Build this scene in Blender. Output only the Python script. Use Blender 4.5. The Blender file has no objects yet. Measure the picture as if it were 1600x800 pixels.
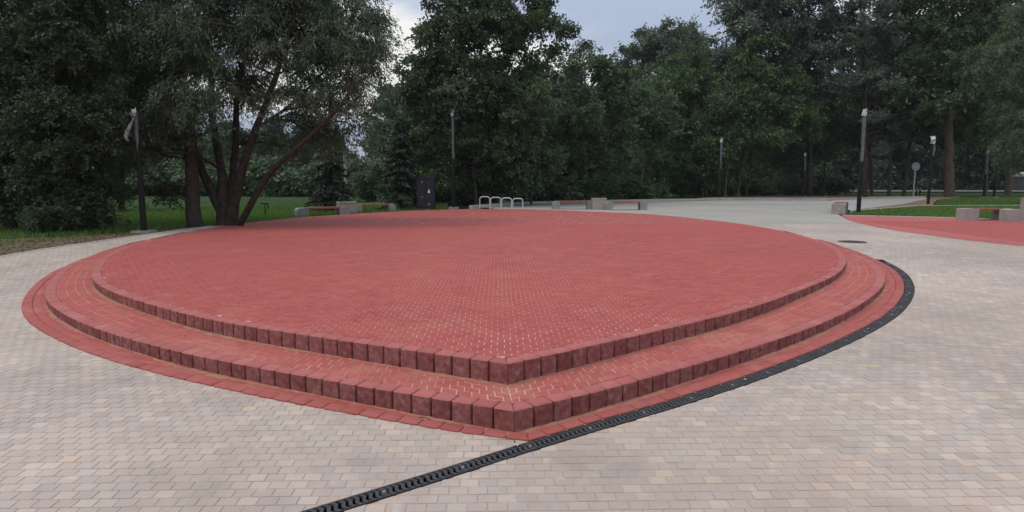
import bpy, bmesh, math, random
import numpy as np
from mathutils import Vector, Matrix

SC = bpy.context.scene
COL = SC.collection
R = random.Random(7)
NR = np.random.RandomState(11)

# ------------------------------------------------------------------ camera
F, HOR, CH = 1000.0, 278.0, 1.70          # focal length in photo pixels, horizon row, eye height
PIT = math.atan((400 - HOR) / F)
cam = bpy.data.cameras.new('camera')
camo = bpy.data.objects.new('camera', cam); COL.objects.link(camo)
cam.sensor_width = 36.0; cam.lens = 36.0 * F / 1600.0
cam.clip_start = 0.05; cam.clip_end = 3000
camo.location = (0, 0, CH); camo.rotation_euler = (math.pi / 2 - PIT, 0, 0)
SC.camera = camo

# ------------------------------------------------------------------ light
SUN_EL, SUN_AZ = math.radians(58), math.radians(-112)      # azimuth from +Y towards +X
sun = bpy.data.lights.new('sun', 'SUN'); suno = bpy.data.objects.new('sun', sun); COL.objects.link(suno)
sun.energy = 1.5; sun.angle = math.radians(22); sun.color = (1.0, .90, .76)
suno.rotation_euler = (math.pi / 2 - SUN_EL, 0, -SUN_AZ + math.pi)
W = bpy.data.worlds.new('World'); SC.world = W; W.use_nodes = True
nt = W.node_tree; nt.nodes.clear()
def wn(t, **k):
    n = nt.nodes.new(t)
    for a, b in k.items(): setattr(n, a, b)
    return n
def lk(a, b): nt.links.new(a, b)
out = wn('ShaderNodeOutputWorld'); bg = wn('ShaderNodeBackground'); bg.inputs[1].default_value = 0.1
sky = wn('ShaderNodeTexSky', sky_type='NISHITA', sun_disc=False, sun_elevation=SUN_EL, sun_rotation=SUN_AZ)
tc = wn('ShaderNodeTexCoord'); sep = wn('ShaderNodeSeparateXYZ'); lk(tc.outputs['Generated'], sep.inputs[0])
# flatten the direction onto a cloud layer: (x, y) / (z + 0.15)
zc = wn('ShaderNodeMath', operation='MAXIMUM'); lk(sep.outputs[2], zc.inputs[0]); zc.inputs[1].default_value = 0.0
za = wn('ShaderNodeMath', operation='ADD'); lk(zc.outputs[0], za.inputs[0]); za.inputs[1].default_value = 0.18
dx = wn('ShaderNodeMath', operation='DIVIDE'); lk(sep.outputs[0], dx.inputs[0]); lk(za.outputs[0], dx.inputs[1])
dy = wn('ShaderNodeMath', operation='DIVIDE'); lk(sep.outputs[1], dy.inputs[0]); lk(za.outputs[0], dy.inputs[1])
cmb = wn('ShaderNodeCombineXYZ'); lk(dx.outputs[0], cmb.inputs[0]); lk(dy.outputs[0], cmb.inputs[1]); cmb.inputs[2].default_value = 14.0
n1 = wn('ShaderNodeTexNoise'); n1.inputs['Scale'].default_value = .85; n1.inputs['Detail'].default_value = 6; n1.inputs['Roughness'].default_value = .5
lk(cmb.outputs[0], n1.inputs['Vector'])
r1 = wn('ShaderNodeValToRGB'); lk(n1.outputs['Fac'], r1.inputs[0])
e = r1.color_ramp.elements
e[0].position = .40; e[0].color = (.44, .51, .66, 1)
e[1].position = .60; e[1].color = (1.0, .98, .94, 1)
m_ = e.new(.52); m_.color = (.57, .625, .75, 1)
# overcast sky: brighter overhead than at the horizon, as the standard overcast distribution
gm = wn('ShaderNodeMath', operation='MULTIPLY_ADD'); lk(zc.outputs[0], gm.inputs[0]); gm.inputs[1].default_value = 14.0; gm.inputs[2].default_value = 8.0
sc10 = wn('ShaderNodeVectorMath', operation='SCALE'); lk(r1.outputs[0], sc10.inputs[0]); lk(gm.outputs[0], sc10.inputs['Scale'])
mx = wn('ShaderNodeMix', data_type='RGBA'); mx.inputs[0].default_value = .88
lk(sky.outputs[0], mx.inputs[6]); lk(sc10.outputs[0], mx.inputs[7]); lk(mx.outputs[2], bg.inputs[0]); lk(bg.outputs[0], out.inputs[0])
SC.view_settings.view_transform = 'Standard'; SC.view_settings.look = 'None'
SC.view_settings.exposure = -0.08; SC.view_settings.gamma = 1; SC.view_settings.use_curve_mapping = False
SC.cycles.max_bounces = 6; SC.cycles.diffuse_bounces = 3; SC.cycles.transparent_max_bounces = 4

# ------------------------------------------------------------------ ground relief
S0, Y0, Y1 = .0362, 4.2, 13.45
H2 = .335                                    # platform top and the level square beyond it
def g(Y): return S0 * (min(max(Y, -2), Y1) - Y0)
def T(Y): return H2 - .17 * (1 - (min(max(Y, 4.5), 14) - 4.5) / 9.5)    # tread between the two kerbs
def flat(Y): return H2
def P(px, py, h=flat):
    a = (px - 800) / F; b = (400 - py) / F
    d = (a, math.cos(PIT) + b * math.sin(PIT), -math.sin(PIT) + b * math.cos(PIT))
    Y = 10.
    for _ in range(60):
        t = (h(Y) - CH) / d[2]; Y = .5 * Y + .5 * d[1] * t
    return (d[0] * t, d[1] * t)
def AT(px, py, Y):                           # point at distance Y seen at a photo pixel
    a = (px - 800) / F; b = (400 - py) / F
    t = Y / (math.cos(PIT) + b * math.sin(PIT))
    return Vector((a * t, Y, CH + t * (-math.sin(PIT) + b * math.cos(PIT))))

# ------------------------------------------------------------------ object helpers
def link(o, parent=None):
    COL.objects.link(o)
    if parent is not None: o.parent = parent
    return o
def tag(o, label=None, cat=None, group=None, kind=None):
    for k, v in (('label', label), ('category', cat), ('group', group), ('kind', kind)):
        if v: o[k] = v
    return o
def empty(name, loc=(0, 0, 0), rz=0, **k):
    o = bpy.data.objects.new(name, None); o.location = loc; o.rotation_euler = (0, 0, rz); o.empty_display_size = .2
    link(o); tag(o, **k); return o
def copy_tree(o, parent=None):
    kids = [c for c in ALL_CHILDREN.get(o.name, [])]
    c = o.copy(); link(c, parent)
    ALL_CHILDREN[c.name] = []
    for ch in kids:
        cc = copy_tree(ch, c); ALL_CHILDREN[c.name].append(cc)
    return c
ALL_CHILDREN = {}
def mesh_from(name, verts, faces, mats, fmat=None, smooth=False, tone=None):
    me = bpy.data.meshes.new(name)
    me.from_pydata([tuple(v) for v in verts], [], faces)
    for m in (mats if isinstance(mats, (list, tuple)) else [mats]): me.materials.append(m)
    if fmat is not None: me.polygons.foreach_set('material_index', fmat)
    if smooth: me.polygons.foreach_set('use_smooth', [True] * len(faces))
    if tone is not None:
        a = me.attributes.new('tone', 'FLOAT', 'FACE'); a.data.foreach_set('value', tone)
    me.update(); return me
def obj(name, me, parent=None, **k):
    o = bpy.data.objects.new(name, me); link(o, parent); tag(o, **k)
    if parent is not None: ALL_CHILDREN.setdefault(parent.name, []).append(o)
    return o

class Bag:
    """collects shapes for one mesh"""
    def __init__(s): s.v = []; s.f = []; s.m = []; s.t = []
    def prism(s, poly, zf, depth, ch=.004, tone=0., mat=0, inset=None):
        n = len(poly); b = len(s.v)
        cx = sum(p[0] for p in poly) / n; cy = sum(p[1] for p in poly) / n
        inset = ch if inset is None else inset
        for (x, y) in poly:
            dx_, dy_ = cx - x, cy - y; L_ = math.hypot(dx_, dy_) or 1
            k = min(.3, 1.4 * inset / L_)
            X_, Y_ = x + dx_ * k, y + dy_ * k
            s.v.append((X_, Y_, zf(X_, Y_)))
        for (x, y) in poly: s.v.append((x, y, zf(x, y) - ch))
        s.f.append(tuple(range(b, b + n)))
        for i in range(n):
            j = (i + 1) % n; s.f.append((b + i, b + n + i, b + n + j, b + j))
        nf = 1 + n
        if depth > ch + 1e-5:
            for (x, y) in poly: s.v.append((x, y, zf(x, y) - depth))
            for i in range(n):
                j = (i + 1) % n; s.f.append((b + n + i, b + 2 * n + i, b + 2 * n + j, b + n + j))
            nf += n
        s.m += [mat] * nf; s.t += [tone] * nf
    def box(s, x0, y0, z0, x1, y1, z1, mat=0, tone=0.):
        b = len(s.v)
        s.v += [(x0, y0, z0), (x1, y0, z0), (x1, y1, z0), (x0, y1, z0), (x0, y0, z1), (x1, y0, z1), (x1, y1, z1), (x0, y1, z1)]
        for q in ((3, 2, 1, 0), (4, 5, 6, 7), (0, 1, 5, 4), (1, 2, 6, 5), (2, 3, 7, 6), (3, 0, 4, 7)): s.f.append(tuple(b + i for i in q))
        s.m += [mat] * 6; s.t += [tone] * 6
    def tube(s, pts, rad, n=8, mat=0, cap=True, tone=0.):
        pts = [Vector(p) for p in pts]; b = len(s.v); N = len(pts)
        if not isinstance(rad, (list, tuple)): rad = [rad] * N
        up = Vector((0, 0, 1)); prev = None
        for i, p in enumerate(pts):
            d = (pts[min(i + 1, N - 1)] - pts[max(i - 1, 0)])
            d = d.normalized() if d.length > 1e-9 else Vector((0, 0, 1))
            if prev is None:
                a = d.cross(Vector((1, 0, 0)) if abs(d.x) < .8 else Vector((0, 1, 0))).normalized()
            else:
                a = (prev - d * prev.dot(d)); a = a.normalized() if a.length > 1e-6 else d.orthogonal().normalized()
            prev = a; c = d.cross(a)
            for k in range(n):
                t = 2 * math.pi * k / n
                s.v.append(tuple(p + (a * math.cos(t) + c * math.sin(t)) * rad[i]))
        nf = 0
        for i in range(N - 1):
            for k in range(n):
                k2 = (k + 1) % n
                s.f.append((b + i * n + k, b + i * n + k2, b + (i + 1) * n + k2, b + (i + 1) * n + k)); nf += 1
        if cap:
            s.f.append(tuple(b + k for k in range(n))[::-1]); s.f.append(tuple(b + (N - 1) * n + k for k in range(n))); nf += 2
        s.m += [mat] * nf; s.t += [tone] * nf
    def add(s, verts, faces, mat=0, tone=0.):
        b = len(s.v); s.v += [tuple(v) for v in verts]; s.f += [tuple(b + i for i in q) for q in faces]
        s.m += [mat] * len(faces); s.t += [tone] * len(faces)
    def mesh(s, name, mats, smooth=False, tone=False):
        return mesh_from(name, s.v, s.f, mats, s.m, smooth, s.t if tone else None)
def auto_smooth(me, ang=40):
    me.polygons.foreach_set('use_smooth', [True] * len(me.polygons))
    try: me.set_sharp_from_angle(angle=math.radians(ang))
    except Exception: pass
    return me

# ------------------------------------------------------------------ materials
class MT:
    def __init__(s, name, rough=.85, spec=.3):
        s.m = bpy.data.materials.new(name); s.m.use_nodes = True; s.t = s.m.node_tree
        s.p = s.t.nodes['Principled BSDF']; s.p.inputs['Roughness'].default_value = rough
        s.p.inputs['Specular IOR Level'].default_value = spec
    def n(s, ty, **k):
        x = s.t.nodes.new(ty)
        for a, b in k.items():
            if a.startswith('i_'): x.inputs[a[2:].replace('_', ' ')].default_value = b
            else: setattr(x, a, b)
        return x
    def l(s, a, b): s.t.links.new(a, b)
    def ramp(s, fac, stops, interp='LINEAR'):
        r = s.n('ShaderNodeValToRGB'); r.color_ramp.interpolation = interp; el = r.color_ramp.elements
        while len(el) > 1: el.remove(el[-1])
        el[0].position = stops[0][0]; el[0].color = (*stops[0][1], 1)
        for p, c in stops[1:]:
            q = el.new(p); q.color = (*c, 1)
        s.l(fac, r.inputs[0]); return r.outputs[0]
    def pos(s): return s.n('ShaderNodeNewGeometry').outputs['Position']
    def noise(s, scale, detail=4, rough=.55, vec=None, d3=True):
        x = s.n('ShaderNodeTexNoise'); x.inputs['Scale'].default_value = scale; x.inputs['Detail'].default_value = detail
        x.inputs['Roughness'].default_value = rough; s.l(vec if vec is not None else s.pos(), x.inputs['Vector']); return x.outputs['Fac']
    def mix(s, fac, a, b, mode='MIX'):
        x = s.n('ShaderNodeMix', data_type='RGBA', blend_type=mode)
        for sock, v in ((x.inputs[0], fac), (x.inputs[6], a), (x.inputs[7], b)):
            if isinstance(v, (int, float)): sock.default_value = v
            elif isinstance(v, tuple): sock.default_value = (*v, 1)
            else: s.l(v, sock)
        return x.outputs[2]
    def math(s, op, a, b=0., c=None):
        x = s.n('ShaderNodeMath', operation=op)
        for sock, v in zip(x.inputs, (a, b) if c is None else (a, b, c)):
            if isinstance(v, (int, float)): sock.default_value = v
            else: s.l(v, sock)
        return x.outputs[0]
    def tone(s):
        a = s.n('ShaderNodeAttribute', attribute_name='tone'); o = s.n('ShaderNodeObjectInfo')
        return s.math('FRACT', s.math('ADD', a.outputs['Fac'], o.outputs['Random']))
    def col(s, c):
        if isinstance(c, tuple): s.p.inputs['Base Color'].default_value = (*c, 1)
        else: s.l(c, s.p.inputs['Base Color'])
    def bump(s, h, strength=.3, dist=.005):
        b = s.n('ShaderNodeBump'); b.inputs['Strength'].default_value = strength; b.inputs['Distance'].default_value = dist
        s.l(h, b.inputs['Height']); s.l(b.outputs[0], s.p.inputs['Normal'])
M = {}
# grey concrete pavers
t = MT('grey_paver', .9, .25)
tn = t.tone()
base = t.ramp(tn, [(0, (.42, .365, .335)), (.12, (.49, .40, .355)), (.3, (.445, .385, .355)), (.5, (.51, .42, .372)), (.68, (.465, .41, .375)), (.84, (.53, .445, .39)), (.95, (.56, .475, .42)), (.994, (.56, .445, .35)), (1, (.62, .54, .48))])
base = t.mix(t.math('MULTIPLY', t.ramp(t.noise(.33, 5, .7), [(.46, (0, 0, 0)), (.60, (1, 1, 1))]), .35), base, (.50, .385, .31))
base = t.mix(t.math('MULTIPLY', t.ramp(t.noise(3.1, 6, .75), [(.5, (0, 0, 0)), (.75, (1, 1, 1))]), .35), base, (.30, .25, .225))
eff = t.ramp(t.noise(7.5, 2, .5), [(.66, (0, 0, 0)), (.76, (.55, .55, .55))])
base = t.mix(eff, base, (.66, .60, .55))
blot = t.noise(.38, 5, .65)
base = t.mix(t.ramp(blot, [(.35, (0, 0, 0)), (.62, (1, 1, 1))]), base, t.mix(1.0, base, (.73, .745, .75), 'MULTIPLY'))
b2 = t.noise(.9, 2, .5, vec=None)
base = t.mix(t.math('MULTIPLY', t.ramp(t.noise(1.7, 3), [(.52, (0, 0, 0)), (.68, (1, 1, 1))]),   .22), base, (.50, .37, .30))
base = t.mix(1., base, (.93, .925, .90), 'MULTIPLY')
spk = t.noise(160, 3, .7)
base = t.mix(t.ramp(spk, [(.3, (.2, .2, .2)), (.7, (0, 0, 0))]), base, (.20, .18, .17))
t.col(base); t.bump(spk, .5, .002); M['grey'] = t.m
# sand between and under pavers
t = MT('joint_sand', .95, .1); t.col(t.ramp(t.noise(3, 4), [(.3, (.36, .245, .195)), (.7, (.50, .345, .27))])); M['joint'] = t.m
t = MT('joint_sand_pale', .95, .1); t.col(t.ramp(t.noise(2.2, 4), [(.35, (.40, .17, .14)), (.5, (.55, .33, .27)), (.7, (.72, .54, .44))])); M['joint_red'] = t.m
t = MT('tread_joint', .95, .1); t.col(t.ramp(t.noise(2.2, 4), [(.35, (.38, .17, .13)), (.5, (.48, .28, .21)), (.7, (.56, .38, .29))])); M['joint_tread'] = t.m
t = MT('drifted_sand', .95, .1); t.col(t.ramp(t.noise(9, 5), [(.3, (.27, .115, .085)), (.7, (.36, .20, .14))])); t.bump(t.noise(120, 4), .6, .004); M['sand'] = t.m
def red_mat(name, cols, sandy):
    t = MT(name, .88, .25); tn = t.tone()
    base = t.ramp(tn, [(i / (len(cols) - 1), c) for i, c in enumerate(cols)])
    base = t.mix(t.math('MULTIPLY', t.ramp(t.noise(.7, 4, .6), [(.38, (0, 0, 0)), (.66, (1, 1, 1))]), .30), base, (.42, .10, .08))
    base = t.mix(t.math('MULTIPLY', t.ramp(t.noise(2.6, 5, .65), [(.5, (0, 0, 0)), (.72, (1, 1, 1))]), sandy), base, (.42, .22, .15))
    base = t.mix(t.math('MULTIPLY', t.ramp(t.noise(.28, 6, .7), [(.45, (0, 0, 0)), (.62, (1, 1, 1))]), .28), base, (.30, .075, .07))
    base = t.mix(t.math('MULTIPLY', t.ramp(t.noise(1.1, 6, .8), [(.55, (0, 0, 0)), (.75, (1, 1, 1))]), .30), base, (.50, .24, .18))
    fine = t.noise(140, 3, .7)
    base = t.mix(t.ramp(fine, [(.28, (.35, .35, .35)), (.62, (0, 0, 0))]), base, (.17, .045, .04))
    t.col(base); t.bump(fine, .5, .002); return t.m
M['red_top'] = red_mat('red_paver', [(.325, .072, .064), (.365, .084, .074), (.30, .066, .060), (.38, .092, .082), (.335, .076, .068), (.275, .062, .056)], .16)
M['red_tread'] = red_mat('red_tread_paver', [(.34, .086, .074), (.38, .098, .084), (.31, .080, .070), (.39, .108, .092)], .5)
# kerb blocks: pinkish top, mottled purple brown faces, darkened in colour as if shaded
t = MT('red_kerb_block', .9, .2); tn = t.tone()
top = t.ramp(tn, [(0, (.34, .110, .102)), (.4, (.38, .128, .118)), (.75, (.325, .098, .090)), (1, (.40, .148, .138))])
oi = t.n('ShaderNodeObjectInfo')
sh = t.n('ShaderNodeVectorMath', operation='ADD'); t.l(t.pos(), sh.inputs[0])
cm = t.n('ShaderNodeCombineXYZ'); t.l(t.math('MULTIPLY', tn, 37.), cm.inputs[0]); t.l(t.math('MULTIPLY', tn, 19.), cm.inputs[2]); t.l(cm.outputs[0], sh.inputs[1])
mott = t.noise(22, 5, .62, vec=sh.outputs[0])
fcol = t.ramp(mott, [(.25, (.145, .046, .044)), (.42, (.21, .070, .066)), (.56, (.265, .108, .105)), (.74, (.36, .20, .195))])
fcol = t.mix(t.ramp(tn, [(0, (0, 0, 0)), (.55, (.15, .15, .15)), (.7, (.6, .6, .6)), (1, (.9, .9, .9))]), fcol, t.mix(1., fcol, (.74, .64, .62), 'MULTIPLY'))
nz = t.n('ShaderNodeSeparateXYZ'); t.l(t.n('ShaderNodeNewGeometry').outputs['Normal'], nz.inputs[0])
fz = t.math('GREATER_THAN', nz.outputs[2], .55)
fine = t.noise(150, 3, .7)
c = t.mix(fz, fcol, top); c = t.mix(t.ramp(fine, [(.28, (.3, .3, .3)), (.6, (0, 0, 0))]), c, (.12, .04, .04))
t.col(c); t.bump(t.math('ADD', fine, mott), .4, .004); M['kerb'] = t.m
# edging blocks round the foot
M['edging'] = red_mat('red_edging_block', [(.29, .078, .070), (.325, .100, .090), (.27, .070, .062), (.34, .112, .102)], .22)
def simple(name, c, rough=.8, spec=.3, metal=0., c2=None, sc=6, bump=0):
    t = MT(name, rough, spec); t.p.inputs['Metallic'].default_value = metal
    if c2: t.col(t.ramp(t.noise(sc, 5), [(.3, c), (.7, c2)]))
    else: t.col(c)
    if bump: t.bump(t.noise(sc * 6, 4), .5, bump)
    M[name] = t.m; return t.m
simple('cast_iron', (.030, .031, .035), .7, .3, c2=(.055, .056, .060), sc=30)
simple('channel_dark', (.012, .012, .013), .9)
simple('bolt_steel', (.42, .42, .44), .35, .5, .6)
simple('black_paint', (.010, .010, .011), .75, .15)
simple('galvanised', (.50, .52, .54), .45, .5, .3)
simple('brushed_steel', (.55, .57, .60), .4, .5, .4)
simple('plastic_wrap', (.05, .054, .058), .4, .4, c2=(.15, .155, .165), sc=9)
simple('white_plastic', (.45, .46, .48), .4, .5)
simple('cabinet_paint', (.014, .016, .022), .5, .4)
simple('white_print', (.65, .66, .66), .6)
simple('concrete', (.24, .225, .215), .9, .2, c2=(.32, .305, .29), sc=4, bump=.003)
simple('concrete_grey', (.20, .205, .21), .9, .2, c2=(.27, .275, .28), sc=5, bump=.003)
simple('concrete_bin', (.29, .255, .215), .9, .2, c2=(.35, .31, .265), sc=25, bump=.004)
simple('bench_wood', (.20, .065, .035), .55, .4, c2=(.29, .10, .055), sc=8)
simple('kerb_pale', (.36, .34, .31), .9, .2, c2=(.45, .42, .38), sc=3)
simple('road_asphalt', (.12, .12, .115), .9, .2, c2=(.16, .16, .15), sc=.8)
simple('lot_asphalt', (.235, .24, .225), .9, .2, c2=(.30, .30, .28), sc=.35)
simple('sign_grey', (.30, .31, .32), .5, .4)
simple('sign_dark', (.055, .06, .07), .6, .3)
simple('bark', (.026, .022, .018), .95, .1, c2=(.062, .050, .041), sc=7, bump=.02)
simple('bark_pale', (.075, .058, .046), .95, .1, c2=(.13, .10, .078), sc=6, bump=.02)
simple('iron_cover', (.035, .033, .03), .7, .4, c2=(.06, .055, .05), sc=20)
simple('debris', (.55, .33, .17), .9, .1, c2=(.62, .52, .42), sc=40)
simple('white_flake', (.75, .73, .70), .8, .2)
# soils
t = MT('bare_soil', .95, .1)
t.col(t.mix(t.ramp(t.noise(12, 6, .7), [(.35, (0, 0, 0)), (.7, (1, 1, 1))]), t.ramp(t.noise(.6, 5), [(.35, (.075, .050, .032)), (.65, (.135, .09, .062))]), (.19, .14, .105)))
t.bump(t.noise(25, 6, .7), .8, .03); M['soil'] = t.m
t = MT('grass_ground', .95, .1)
t.col(t.mix(t.ramp(t.noise(.25, 5, .6), [(.4, (0, 0, 0)), (.65, (1, 1, 1))]), t.ramp(t.noise(5, 6, .7), [(.3, (.016, .040, .010)), (.7, (.030, .060, .015))]), (.036, .070, .018)))
t.bump(t.noise(14, 6, .8), 1., .06); M['grass'] = t.m
t = MT('red_earth', .95, .1); t.col(t.ramp(t.noise(1.2, 6, .7), [(.3, (.13, .085, .065)), (.7, (.21, .145, .11))])); t.bump(t.noise(18, 5, .7), .7, .02); M['earth'] = t.m
# brick pattern for paving too far off to tell the stones apart
def far_paving(name, c1, c2, mortar, msz=.07):
    t = MT(name, .9, .2); b = t.n('ShaderNodeTexBrick'); t.l(t.pos(), b.inputs['Vector'])
    b.inputs['Scale'].default_value = 1; b.inputs['Brick Width'].default_value = .1078; b.inputs['Row Height'].default_value = .0858
    b.inputs['Mortar Size'].default_value = .0035; b.inputs['Color1'].default_value = (*c1, 1); b.inputs['Color2'].default_value = (*c2, 1); b.inputs['Mortar'].default_value = (*mortar, 1)
    blot = t.ramp(t.noise(.4, 5), [(.35, (0, 0, 0)), (.65, (1, 1, 1))])
    t.col(t.mix(blot, b.outputs['Color'], t.mix(1., b.outputs['Color'], (.86, .87, .88), 'MULTIPLY'))); M[name] = t.m
far_paving('grey_far', (.30, .288, .258), (.35, .333, .295), (.29, .25, .215))
far_paving('red_far', (.345, .094, .088), (.395, .112, .104), (.39, .16, .14))
def leaf_mat(name, c1, c2, c3, trans=.25):
    t = MT(name, .55, .35); a = t.n('ShaderNodeAttribute', attribute_name='tone').outputs['Fac']
    c = t.ramp(a, [(0, c1), (.55, c2), (1, c3)]); t.col(c)
    tr = t.n('ShaderNodeBsdfTranslucent'); t.l(t.mix(1., c, (1.3, 1.4, .7), 'MULTIPLY'), tr.inputs[0])
    mxs = t.n('ShaderNodeMixShader'); mxs.inputs[0].default_value = trans
    o = t.t.nodes['Material Output']; t.l(t.p.outputs[0], mxs.inputs[1]); t.l(tr.outputs[0], mxs.inputs[2]); t.l(mxs.outputs[0], o.inputs[0])
    M[name] = t.m
leaf_mat('leaf_willow', (.042, .068, .040), (.070, .100, .060), (.125, .160, .105), .2)
leaf_mat('leaf_dark', (.028, .042, .022), (.042, .064, .030), (.068, .096, .045), .15)
leaf_mat('leaf_green', (.044, .080, .032), (.068, .118, .044), (.115, .170, .066), .28)
leaf_mat('leaf_grey', (.070, .092, .072), (.110, .138, .110), (.165, .195, .160), .2)
leaf_mat('leaf_mid', (.040, .070, .034), (.064, .104, .050), (.110, .155, .080), .25)
leaf_mat('leaf_spruce', (.018, .030, .018), (.028, .045, .026), (.042, .062, .036), .05)
leaf_mat('grass_blade', (.065, .130, .028), (.10, .18, .040), (.15, .23, .062), .4)

# ------------------------------------------------------------------ measured outlines (world metres)
def PX(lst, h): return [P(a, b, h) for a, b in lst]
U_L = PX([(793,567.5),(768,564),(736,559),(708,555),(678,552),(650,547),(597.5,541.5),(548,532.5),(522,529),(475,523),(434,516.5),(394,511),(355,504),(319,498),(289,490),(262,484),(234,474),(199,465),(169,454),(152,446),(141.5,435),(141,424),(152,409),(169,395),(195,386),(234,375),(298,361),(350,353),(400,346.5),(462.5,340),(556,334),(650,329),(740,326.5)], flat)
U_R = PX([(793,567.5),(817,562.5),(844,558),(868,552),(892,547.5),(916,543),(950,534),(980,526),(1019,517.5),(1055,509),(1087,503.5),(1117,496),(1145,488.5),(1175,480),(1200,473),(1237.5,457),(1275,444),(1305,431),(1320,419),(1325,406),(1316,391),(1301,383),(1284,376),(1256,369),(1228,362),(1200,356),(1140,347),(1070,339.5),(1009,334),(932,331),(872,328.5),(820,326.7),(740,326.5)], flat)
L_L = PX([(804,641),(774,636),(740,632.5),(708,626),(674,621),(642.5,615.6),(612.5,610),(582.5,605),(554,601.5),(525.6,595.6),(497.5,592),(447,581.5),(400,573),(355,565),(332.5,562),(298,554),(281,550),(259,545),(227,536),(199,529),(174,520),(156,515),(131,507),(116,499),(98,490),(82.5,480),(70,470.6),(68.4,459),(70,448),(80.6,435),(97.5,416),(124,405)], T)
L_R = PX([(804,641),(831,634.7),(863,628),(890,622.5),(919,615),(944,608),(968,602),(990.6,596),(1014,589),(1057,576.6),(1094,567),(1130,557),(1164,545.6),(1194,537),(1235,523),(1265,512),(1299,499),(1334,482),(1359,466),(1378,451),(1385.6,438),(1382,423),(1369,412),(1350,401.5),(1331,394),(1312,387)], T)
B_L = PX([(826,690),(780,687),(720,678),(663,668),(627.5,661.6),(592,655),(533,644.5),(479,635),(426,625.6),(377.5,614),(334,605),(294,595.5),(257,588),(204,573),(174,565),(137,553),(103,538),(71,523),(47,508),(35,495),(31,480),(39,461),(56,442.5),(80.6,425.6),(112.5,412.5)], g)
B_R = PX([(826,690),(850,681.5),(880,673.5),(910,665),(940,656),(1042,629),(1079,615),(1137.5,598.5),(1182,582.5),(1231,565),(1269,549),(1310,532.5),(1351,512),(1381,495),(1398,481),(1412,461),(1415,447.5),(1408,431),(1395,419),(1378,411),(1361,402.5),(1339,393),(1312.5,384)], g)

def resample(p, ds=.04):
    p = np.array(p, float); d = np.r_[0, np.cumsum(np.hypot(*np.diff(p, axis=0).T))]
    n = max(2, int(d[-1] / ds)); s = np.linspace(0, d[-1], n + 1)
    return np.c_[np.interp(s, d, p[:, 0]), np.interp(s, d, p[:, 1])]
def smooth(p, sig=.5, ds=.04):
    p = resample(p, ds); n = len(p); k = int(min(3 * sig / ds, n - 1)); w = np.exp(-.5 * (np.arange(-k, k + 1) * ds / sig) ** 2); w /= w.sum()
    a = 2 * p[0] - p[k:0:-1]; b = 2 * p[-1] - p[-2:-k - 2:-1]
    q = np.vstack([a, p, b]); o = np.c_[np.convolve(q[:, 0], w, 'valid'), np.convolve(q[:, 1], w, 'valid')]
    return resample(o, ds)
def normals(p, side):            # unit normals, side=+1 left of travel
    d = np.gradient(p, axis=0); d /= np.hypot(*d.T)[:, None]
    return np.c_[-d[:, 1], d[:, 0]] * side
# outward side: the left half runs to the left and back (outward = left of travel is -), the right half mirrors it
def out_n(p, half): return normals(p, 1 if half == 'L' else -1)
ul, ur = smooth(U_L, .55), smooth(U_R, .55)
ll, lr = smooth(L_L + [(-7.85, 12.6), (-8.1, 14.2)], .45), smooth(L_R + [(6.80, 14.0)], .45)
bl, br = smooth(B_L + [(-7.98, 12.6), (-8.2, 14.6), (-8.36, 16.2)], .4), smooth(B_R + [(6.98, 15.0), (7.08, 16.6)], .4)
CU = np.array(U_L[0]); CL = np.array(L_L[0]); MD = (CU - CL) / np.hypot(*(CU - CL))     # mitre direction, into the platform
def offset(p, half, d):
    """parallel curve d metres inwards (towards the platform), trimmed at the mitre"""
    q = p - out_n(p, half) * d
    c = p[0]; side = (q[:, 0] - c[0]) * MD[1] - (q[:, 1] - c[1]) * MD[0]
    ok = side < 0 if half == 'L' else side > 0
    i = int(np.argmax(ok)) if d != 0 else 0
    n0 = out_n(p, half)[3]; k = d / max(.5, abs(float(np.dot(MD, n0))))
    return np.vstack([c + MD * k, q[i:]])
def arclen(p): return np.r_[0, np.cumsum(np.hypot(*np.diff(p, axis=0).T))]
def at_s(p, s, S=None):
    S = arclen(p) if S is None else S
    return np.array([np.interp(s, S, p[:, 0]), np.interp(s, S, p[:, 1])])

def inside(pts, poly):
    x, y = pts[:, 0], pts[:, 1]; c = np.zeros(len(pts), bool); n = len(poly); j = n - 1
    for i in range(n):
        xi, yi = poly[i]; xj, yj = poly[j]
        if yi != yj:
            c ^= ((yi > y) != (yj > y)) & (x < (xj - xi) * (y - yi) / (yj - yi) + xi)
        j = i
    return c
def near_seg(pts, line):
    """index of nearest segment and distance, blockwise"""
    a = line[:-1]; d = line[1:] - a; L2 = (d ** 2).sum(1); idx = np.zeros(len(pts), int); dist = np.zeros(len(pts))
    for s in range(0, len(pts), 2000):
        q = pts[s:s + 2000, None, :] - a[None]; t = np.clip((q * d[None]).sum(2) / L2, 0, 1)
        e = q - t[..., None] * d[None]; r = (e ** 2).sum(2); k = r.argmin(1)
        idx[s:s + 2000] = k; dist[s:s + 2000] = np.sqrt(r[np.arange(len(k)), k])
    return idx, dist
def halfclip(poly, a, d, sign):
    """keep the part of poly where sign*cross(d, p-a) >= 0"""
    o = []; n = len(poly)
    def sd(p): return sign * (d[0] * (p[1] - a[1]) - d[1] * (p[0] - a[0]))
    for i in range(n):
        p, q = poly[i], poly[(i + 1) % n]; sp, sq = sd(p), sd(q)
        if sp >= 0: o.append(p)
        if sp * sq < 0:
            t_ = sp / (sp - sq); o.append((p[0] + (q[0] - p[0]) * t_, p[1] + (q[1] - p[1]) * t_))
    return o
def area(p): return .5 * abs(sum(p[i][0] * p[(i + 1) % len(p)][1] - p[(i + 1) % len(p)][0] * p[i][1] for i in range(len(p))))

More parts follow.
